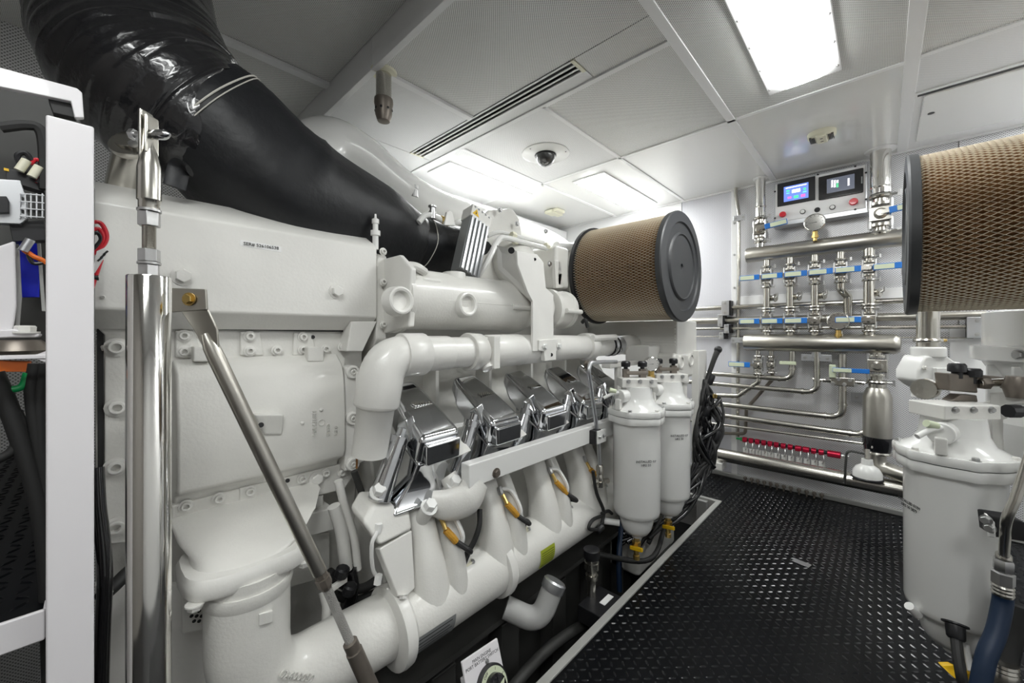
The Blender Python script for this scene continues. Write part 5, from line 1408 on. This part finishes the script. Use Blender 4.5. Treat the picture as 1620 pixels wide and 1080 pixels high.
# plumbing right of the near filter
pt = thing('return_line', ad(1590, 1000, .93), 'bent steel tube with hex couplings feeding the dark blue hose', 'pipe')
TB = .93
build(MB().tube(bend([ad(1640, 690, TB - .06), ad(1606, 790, TB - .06), ad(1592, 820, TB - .055), ad(1588, 882, TB)], .06, 6), .0092, 14), 'tube', 'steel', pt, smooth=60)
b0 = ad(1588, 875, TB); dd = (ad(1586, 950, TB) - b0).normalized()
build(MB().lathe(b0, dd, [(.012, 0), (.0135, .004), (.0135, .012), (.012, .013)], 18), 'ferrule', 'steel', pt)
build(MB().lathe(b0, dd, [(.016, .014), (.0175, .018), (.0175, .04), (.016, .042)], 6), 'hex_nut', 'zinc', pt)
build(MB().lathe(b0, dd, [(.016, .043), (.0195, .046), (.0195, .072), (.017, .074)], 6, rot=.4), 'hex_nut', 'zinc', pt)
build(MB().lathe(b0, dd, [(.017, .074), (.019, .078), (.0175, .082), (.019, .086), (.0175, .09), (.019, .094), (.017, .10)], 20), 'crimp_sleeve', 'steel', pt)
o = build(MB().tube(spline([b0 + dd * .09, b0 + dd * .12, ad(1576, 1000, TB - .01), ad(1560, 1040, TB - .02), ad(1548, 1100, TB - .03)], 6), .0175, 18), 'hose', 'blue_hose', None, smooth=60)
setp(o, 'dark blue hose curving down beside the near white filter', 'hose')
o = build(MB().tube(spline([ad(1602, 955, TB + .06), ad(1596, 1010, TB + .05), ad(1588, 1050, TB + .04), ad(1584, 1100, TB + .03)], 6), .024, 16), 'hose', 'rubber', None, smooth=60)
setp(o, 'black hose behind the dark blue hose at the right edge', 'hose')
b0 = ad(1586, 1045, TB + .03)
o = build(MB().lathe(b0, (0, 0, -1), [(.026, 0), (.028, .006), (.025, .01), (.028, .016), (.025, .02), (.028, .026), (.028, .05)], 20), 'hose_ferrule', 'steel'); setp(o, 'ribbed steel hose end in the bottom right corner', 'fitting')
ck = thing('clamp_block', ad(1590, 860, TB), 'black plastic clamp block with a white end plate around the steel tube', 'clamp')
build(MB().prism([ad(1570, 817, TB + .02), ad(1625, 826, TB - .05), ad(1625, 858, TB - .05), ad(1574, 850, TB + .02)], _fw * .05 + _rt * .02), 'block', 'black', ck, .004)
build(MB().prism([ad(1561, 812, TB + .0), ad(1574, 826, TB - .03), ad(1576, 851, TB - .03), ad(1567, 850, TB + .0)], _fw * .006), 'end_plate', 'smooth_white', ck, .001)
for u, v in ((1560, 822), (1566, 835)):
    bolt(ck, ad(u, v, TB - .02), -_rt - _fw * .4, .008, 'zinc', 'hex')
# fittings on top of the near filter
ft = thing('sensor_manifold', ad(1530, 640, 1.14), 'brown metal fitting block with black knobs on top of the near white filter', 'fitting')
TM = 1.14
build(MB().prism([ad(1500, 590, TM), ad(1545, 594, TM), ad(1548, 622, TM), ad(1504, 618, TM)], _fw * .04), 'valve_block', 'bronze_grey', ft, .004)
build(MB().prism([ad(1544, 592, TM), ad(1590, 596, TM), ad(1600, 603, TM), ad(1600, 607, TM), ad(1546, 601, TM)], _fw * .03), 'top_bar', 'bronze_grey', ft, .003)
for u, v, r in ((1514, 582, .020), (1537, 590, .022)):
    b = ad(u, v, TM + .01)
    build(MB().lathe(b, (0, 0, 1), [(.012, -.03), (.012, -.012), (r, -.010), (r, .008), (r * .8, .014)], 12), 'knob', 'black', ft)
build(MB().cyl(ad(1548, 606, TM), ad(1606, 604, TM - .01), .012, n=12), 'cross_tube', 'steel', ft)
for u in (1556, 1594):
    build(MB().lathe(ad(u, 606, TM), _rt, [(.016, -.012), (.018, -.008), (.018, .01), (.014, .012)], 6), 'tube_nut', 'bronze_grey', ft)
build(MB().lathe(ad(1610, 612, TM - .04), (0, 0, 1), [(.022, -.03), (.03, 0), (.022, .03)], 16), 'pressure_switch', 'bronze_grey', ft)
build(MB().prism([ad(1520, 624, TM), ad(1546, 625, TM), ad(1548, 636, TM), ad(1505, 634, TM)], _fw * .03), 'foot', 'bronze_grey', ft, .003)
gg = ad(1463, 615, 1.2)
gr = thing('vacuum_gauge', gg - V((0, 0, .035)), 'steel drum gauge seen from the side on the near white filter', 'gauge', 'round pressure gauges')
build(MB().lathe(gg, -_rt - _fw * .5, [(.028, -.02), (.031, -.018), (.031, .008), (.030, .011), (.025, .011), (.0, .008)], 28), 'case', 'steel', gr)
build(MB().cyl(gg - V((0, 0, .036)), gg - V((0, 0, .058)), .012, n=12), 'stem', 'black', gr)
# tall plate and second housing behind the near filter
pw = thing('filter_bracket', ad(1570, 745, 1.18), 'tall white bracket plate standing between the near filter and its neighbour', 'bracket')
build(MB().prism([ad(1546, 640, 1.2), ad(1580, 632, 1.16), ad(1592, 720, 1.16), ad(1570, 730, 1.2)], _fw * .012), 'plate', 'white', pw, .003)
build(MB().prism([ad(1574, 622, 1.15), ad(1622, 620, 1.08), ad(1622, 640, 1.08), ad(1600, 640, 1.12), ad(1594, 662, 1.13), ad(1588, 664, 1.14), ad(1588, 720, 1.14), ad(1580, 722, 1.15)], _fw * .014), 'flange', 'white', pw, .002)
build(MB().lathe(ad(1600, 650, 1.08), _rt, [(.018, -.01), (.018, .02), (.013, .022), (.013, .05), (.008, .054)], 10), 'sensor_plug', 'black', pw)
# white butterfly pump on the wall pipe
px_ = thing('sea_water_pump', ad(1470, 650, 1.86), 'white cast pump body hanging under a vertical steel pipe by the wall', 'pump')
TP = 1.86
pc = ad(1468, 590, TP)
def pumpx(q, z): return pc + _rt * q[0] + V((0, 0, q[1])) - _fw * z
out = [(-.10, .015), (-.06, .085), (.04, .085), (.085, .05), (.10, .05), (.10, -.02), (.07, -.05), (.0, -.09), (-.06, -.06), (-.10, -.03)]
build(MB().prism([pumpx(q, .05) for q in out], _fw * .11), 'casing', 'smooth_white', px_, .02, 3)
build(MB().prism([pumpx(q, .065) for q in ((-.03, .03), (.04, .03), (.04, -.03), (-.03, -.03))], _fw * .03), 'name_pad', 'smooth_white', px_, .004)
build(MB().cyl(pc + V((0, 0, .075)), pc + V((0, 0, .125)), .062, n=22), 'top_flange', 'smooth_white', px_, .008)
build(MB().prism([pumpx(q, .02) for q in ((-.04, -.07), (.035, -.07), (.045, -.12), (-.045, -.12))], _fw * .06), 'foot', 'smooth_white', px_, .006)
for q in ((-.07, .03), (.075, .03), (-.07, -.03), (.065, -.035)):
    bolt(px_, pumpx(q, .052), -_fw, .008, 'white', 'hex')
build(MB().cyl(pumpx((.08, .03), 0), pumpx((.14, .025), 0), .028, n=16), 'outlet', 'smooth_white', px_, .005)
vp = thing('riser', pc + V((0, 0, .12)), 'vertical steel pipe with a clamp ring above the white pump', 'pipe', 'steel wall pipes')
build(MB().cyl(pc + V((0, 0, .12)), pc + V((0, 0, .60)), .040, n=22), 'run', 'steel', vp)
build(MB().torus(pc + V((0, 0, .155)), (0, 0, 1), .042, .010, 24, 8), 'clamp_ring', 'steel', vp)
build(MB().tube([pc + V((0, 0, .155)) + _rt * .04, pc + V((0, 0, .155)) + _rt * .085], .007, 8), 'clamp_screw', 'brass', vp)
# white drum behind the right air filter
dr = thing('intake_drum', (.53, 2.42, .5), 'big white drum housing under the right air filter at the picture edge', 'housing')
build(MB().lathe((.53, 2.42, 0), (0, 0, 1), [(.24, .55), (.245, .72), (.17, .80), (.235, .93), (.24, .94), (.27, .95), (.272, 1.0), (.24, 1.005), (.24, 1.13), (.2, 1.14)], 48), 'shell', 'smooth_white', dr, smooth=30)
for k in range(5):
    a = math.radians(200 + k * 22); e = V((math.cos(a), math.sin(a), 0))
    build(MB().obox(V((.53, 2.42, .86)) + e * .22, e * .035, V((-e.y, e.x, 0)) * .005, V((0, 0, .07))), 'gusset', 'smooth_white', dr, .002)
bolt(dr, V((.53, 2.42, .975)) + V((-.18, -.2, 0)), (-.65, -.75, 0), .014, 'zinc', 'hex')

# ================================================================== cable bundle by the far filter
hb = thing('cable_harness', (-.73, 2.25, 0), 'tangled bundle of black cables hanging beside the farther white filter', 'cable harness')
def cpt(u, v, t): return ad(u, v, t)
build(MB().sphere(cpt(1136, 553, 2.32), .022, 14, 8), 'elbow_boot', 'black', hb)
build(MB().tube(spline([cpt(1136, 553, 2.32), cpt(1129, 570, 2.31), cpt(1117, 605, 2.30)], 5), [.018, .014, .012], 10), 'cable', 'rubber', hb, smooth=60)
for k in range(20):
    r1 = rnd.uniform
    pts = [(1112 + r1(-4, 8), 600 + r1(-4, 25), 2.3), (1118 + r1(-12, 22), 635 + r1(-10, 10), 2.28 + r1(-.06, .06)), (1128 + r1(-26, 16), 668 + r1(-10, 10), 2.25 + r1(-.06, .06)), (1118 + r1(-20, 22), 700 + r1(-8, 12), 2.22 + r1(-.05, .05)), (1112 + r1(-14, 18), 735 + r1(-8, 8), 2.2), (1092 + r1(-14, 16), 772 + r1(-6, 8), 2.16), (1062 + r1(-24, 14), 812 + r1(-12, 12), 2.10), (1000 + r1(-40, 30), 850 + r1(-10, 20), 2.0)]
    if k % 3 == 0: pts = pts[:5] + [(1122 + r1(-6, 10), 712, 2.2), (1132, 680 + r1(-10, 10), 2.22)]
    build(MB().tube(spline([cpt(*p) for p in pts], 6), r1(.007, .0125), 8), 'cable', 'gloss_black' if k % 2 else 'rubber', hb, smooth=60)
for u, v in ((1125, 600), (1118, 650), (1134, 690)):
    build(MB().lathe(cpt(u, v, 2.2), (.3, .2, 1), [(.012, -.03), (.016, -.02), (.016, .02), (.012, .03)], 10), 'connector', 'black', hb)
build(MB().lathe(cpt(1131, 626, 2.18), (0, 0, 1), [(.009, -.012), (.012, -.008), (.012, .010)], 8), 'gland', 'brass', hb)

# ================================================================== engine well
bed = thing('engine_bed', (-1.2, 1.2, -.45), 'dim grey engine bed girder low in the well below the white manifold', 'girder')
build(MB().box((-1.16, .1, -.45), (-1.06, 2.6, .02)), 'web', 'dim_grey', bed)
build(MB().box((-1.2, .1, .02), (-.98, 2.6, .04)), 'top_flange', 'dim_grey', bed)
for y in (.7, 1.0, 1.3, 1.6, 1.9):
    build(MB().box((-1.06, y, -.45), (-.99, y + .09, .0)), 'bracket', 'dim_grey', bed, .004)
sb = thing('stub_pipe', ax(850, 965, -.86), 'short capped pale grey pipe bend poking up from the engine well', 'pipe')
pth = bend([ax(800, 960, -.98), ax(853, 985, -.88), ax(878, 920, -.86)], .07, 8)
build(MB().tube(pth, .038, 22), 'bend', 'grey_paint', sb, smooth=60)
d = (pth[-1] - pth[-2]).normalized()
build(MB().lathe(pth[-1], d, [(.040, -.03), (.0415, -.026), (.0415, .0), (.036, .006)], 24), 'cap', 'aluminium', sb)
o = build(MB().tube(spline([ax(984, 800, -.96), ax(982, 840, -.93), ax(979, 880, -.90), ax(980, 935, -.88)], 6), .012, 12), 'hose', 'blue_hose', None, smooth=60)
setp(o, 'dark blue hose dropping behind the nearer fuel filter into the well', 'hose')
cf = thing('coupling', ax(936, 905, -.86), 'black and steel hose coupling standing in the engine well', 'fitting')
b = ax(936, 915, -.86)
build(MB().lathe(b, (0, 0, 1), [(.018, -.08), (.018, 0), (.026, .002), (.026, .018), (.018, .02), (.018, .04), (.030, .042), (.030, .07), (.026, .072), (.026, .09), (.030, .092), (.028, .12)], 14), 'body', 'steel', cf)
build(MB().lathe(b, (0, 0, 1), [(.031, .085), (.033, .09), (.033, .12), (.026, .124)], 16), 'cap', 'black', cf)
jb = thing('bilge_box', ax(955, 960, -.80), 'small dark box with a white label at the edge of the well', 'box')
build(MB().box((-.87, 1.30, -.08), (-.765, 1.46, -.015)), 'body', 'black', jb, .004)
a = ax(960, 934, -.785)
build(MB().obox(V((-.80, 1.40, -.0135)), V((.012, 0, 0)), V((0, .035, 0)), V((0, 0, .001))), 'label_plate', 'paper_white', jb)
for i, (pts, r, m, lab) in enumerate((([(1.2, -.80, -.25), (1.5, -.83, -.15), (1.9, -.80, -.16), (2.4, -.85, -.16)], .016, 'rubber', 'black hose lying along the engine well under the filters'),
                                     ([(.5, -.88, -.25), (1.1, -.90, -.12), (1.7, -.86, -.18), (2.3, -.9, -.2)], .02, 'dim_grey', 'dark pipe lying deep along the engine well'),
                                     ([(1.55, -.95, .05), (1.8, -.80, -.02), (2.1, -.84, .03), (2.5, -.9, -.05)], .012, 'rubber', 'thin black cable crossing the engine well below the far filter'))):
    o = build(MB().tube(spline([V((x, y, z)) for y, x, z in pts], 8), r, 10), 'well_hose', m, None, smooth=60); setp(o, lab, 'hose', 'hoses in the engine well')
sg = thing('sensor_plug', ax(905, 790, -.92), 'black sensor connector dangling from the manifold beside the nearer filter', 'sensor')
for pts in ([(938, 745), (944, 780), (955, 808), (952, 828)], [(955, 815), (938, 822), (932, 836), (950, 838)], [(952, 812), (962, 808), (968, 812)]):
    build(MB().tube(spline([ax(u, v, -.90) for u, v in pts], 5), .0075, 8), 'cable', 'rubber', sg, smooth=60)
build(MB().lathe(ax(949, 836, -.90), (.2, .9, .3), [(.012, -.02), (.015, -.015), (.015, .015), (.010, .02)], 10), 'plug', 'black', sg)

# pipes and hoses in the gap between the flywheel housing and the first cylinder
gp = thing('drain_pipes', ax(545, 960, -1.15), 'dark hoses and pale drain pipes between the white elbow and the first cylinder', 'hose')
build(MB().tube(spline([ax(512, 935, -1.14), ax(517, 960, -1.12), ax(514, 1000, -1.10)], 6), .013, 12), 'drain_pipe', 'white', gp, smooth=60)
for pts, m, r in (([(520, 905), (545, 925), (575, 930), (612, 905)], 'rubber', .014), ([(530, 940), (560, 950), (600, 935)], 'rubber', .012), ([(535, 760), (545, 800), (560, 850), (566, 900)], 'white', .012), ([(528, 800), (540, 840), (548, 900)], 'white', .018), ([(560, 745), (575, 790), (580, 830)], 'dim_grey', .010), ([(552, 900), (556, 930), (548, 962)], 'gloss_black', .022)):
    build(MB().tube(spline([ax(u, v, -1.16) for u, v in pts], 6), r, 12), 'hose' if m != 'white' else 'drain_pipe', m, gp, smooth=60)
for u, v in ((541, 905), (553, 932)):
    build(MB().lathe(ax(u, v, -1.12), (.3, .2, 1), [(.016, -.014), (.019, -.010), (.019, .012), (.013, .016)], 10), 'coupling', 'black', gp)
build(MB().obox(ax(533, 925, -1.12), V((.006, 0, 0)), V((0, .028, .006)), V((0, 0, .008))), 'hose_bracket', 'white', gp, .002)
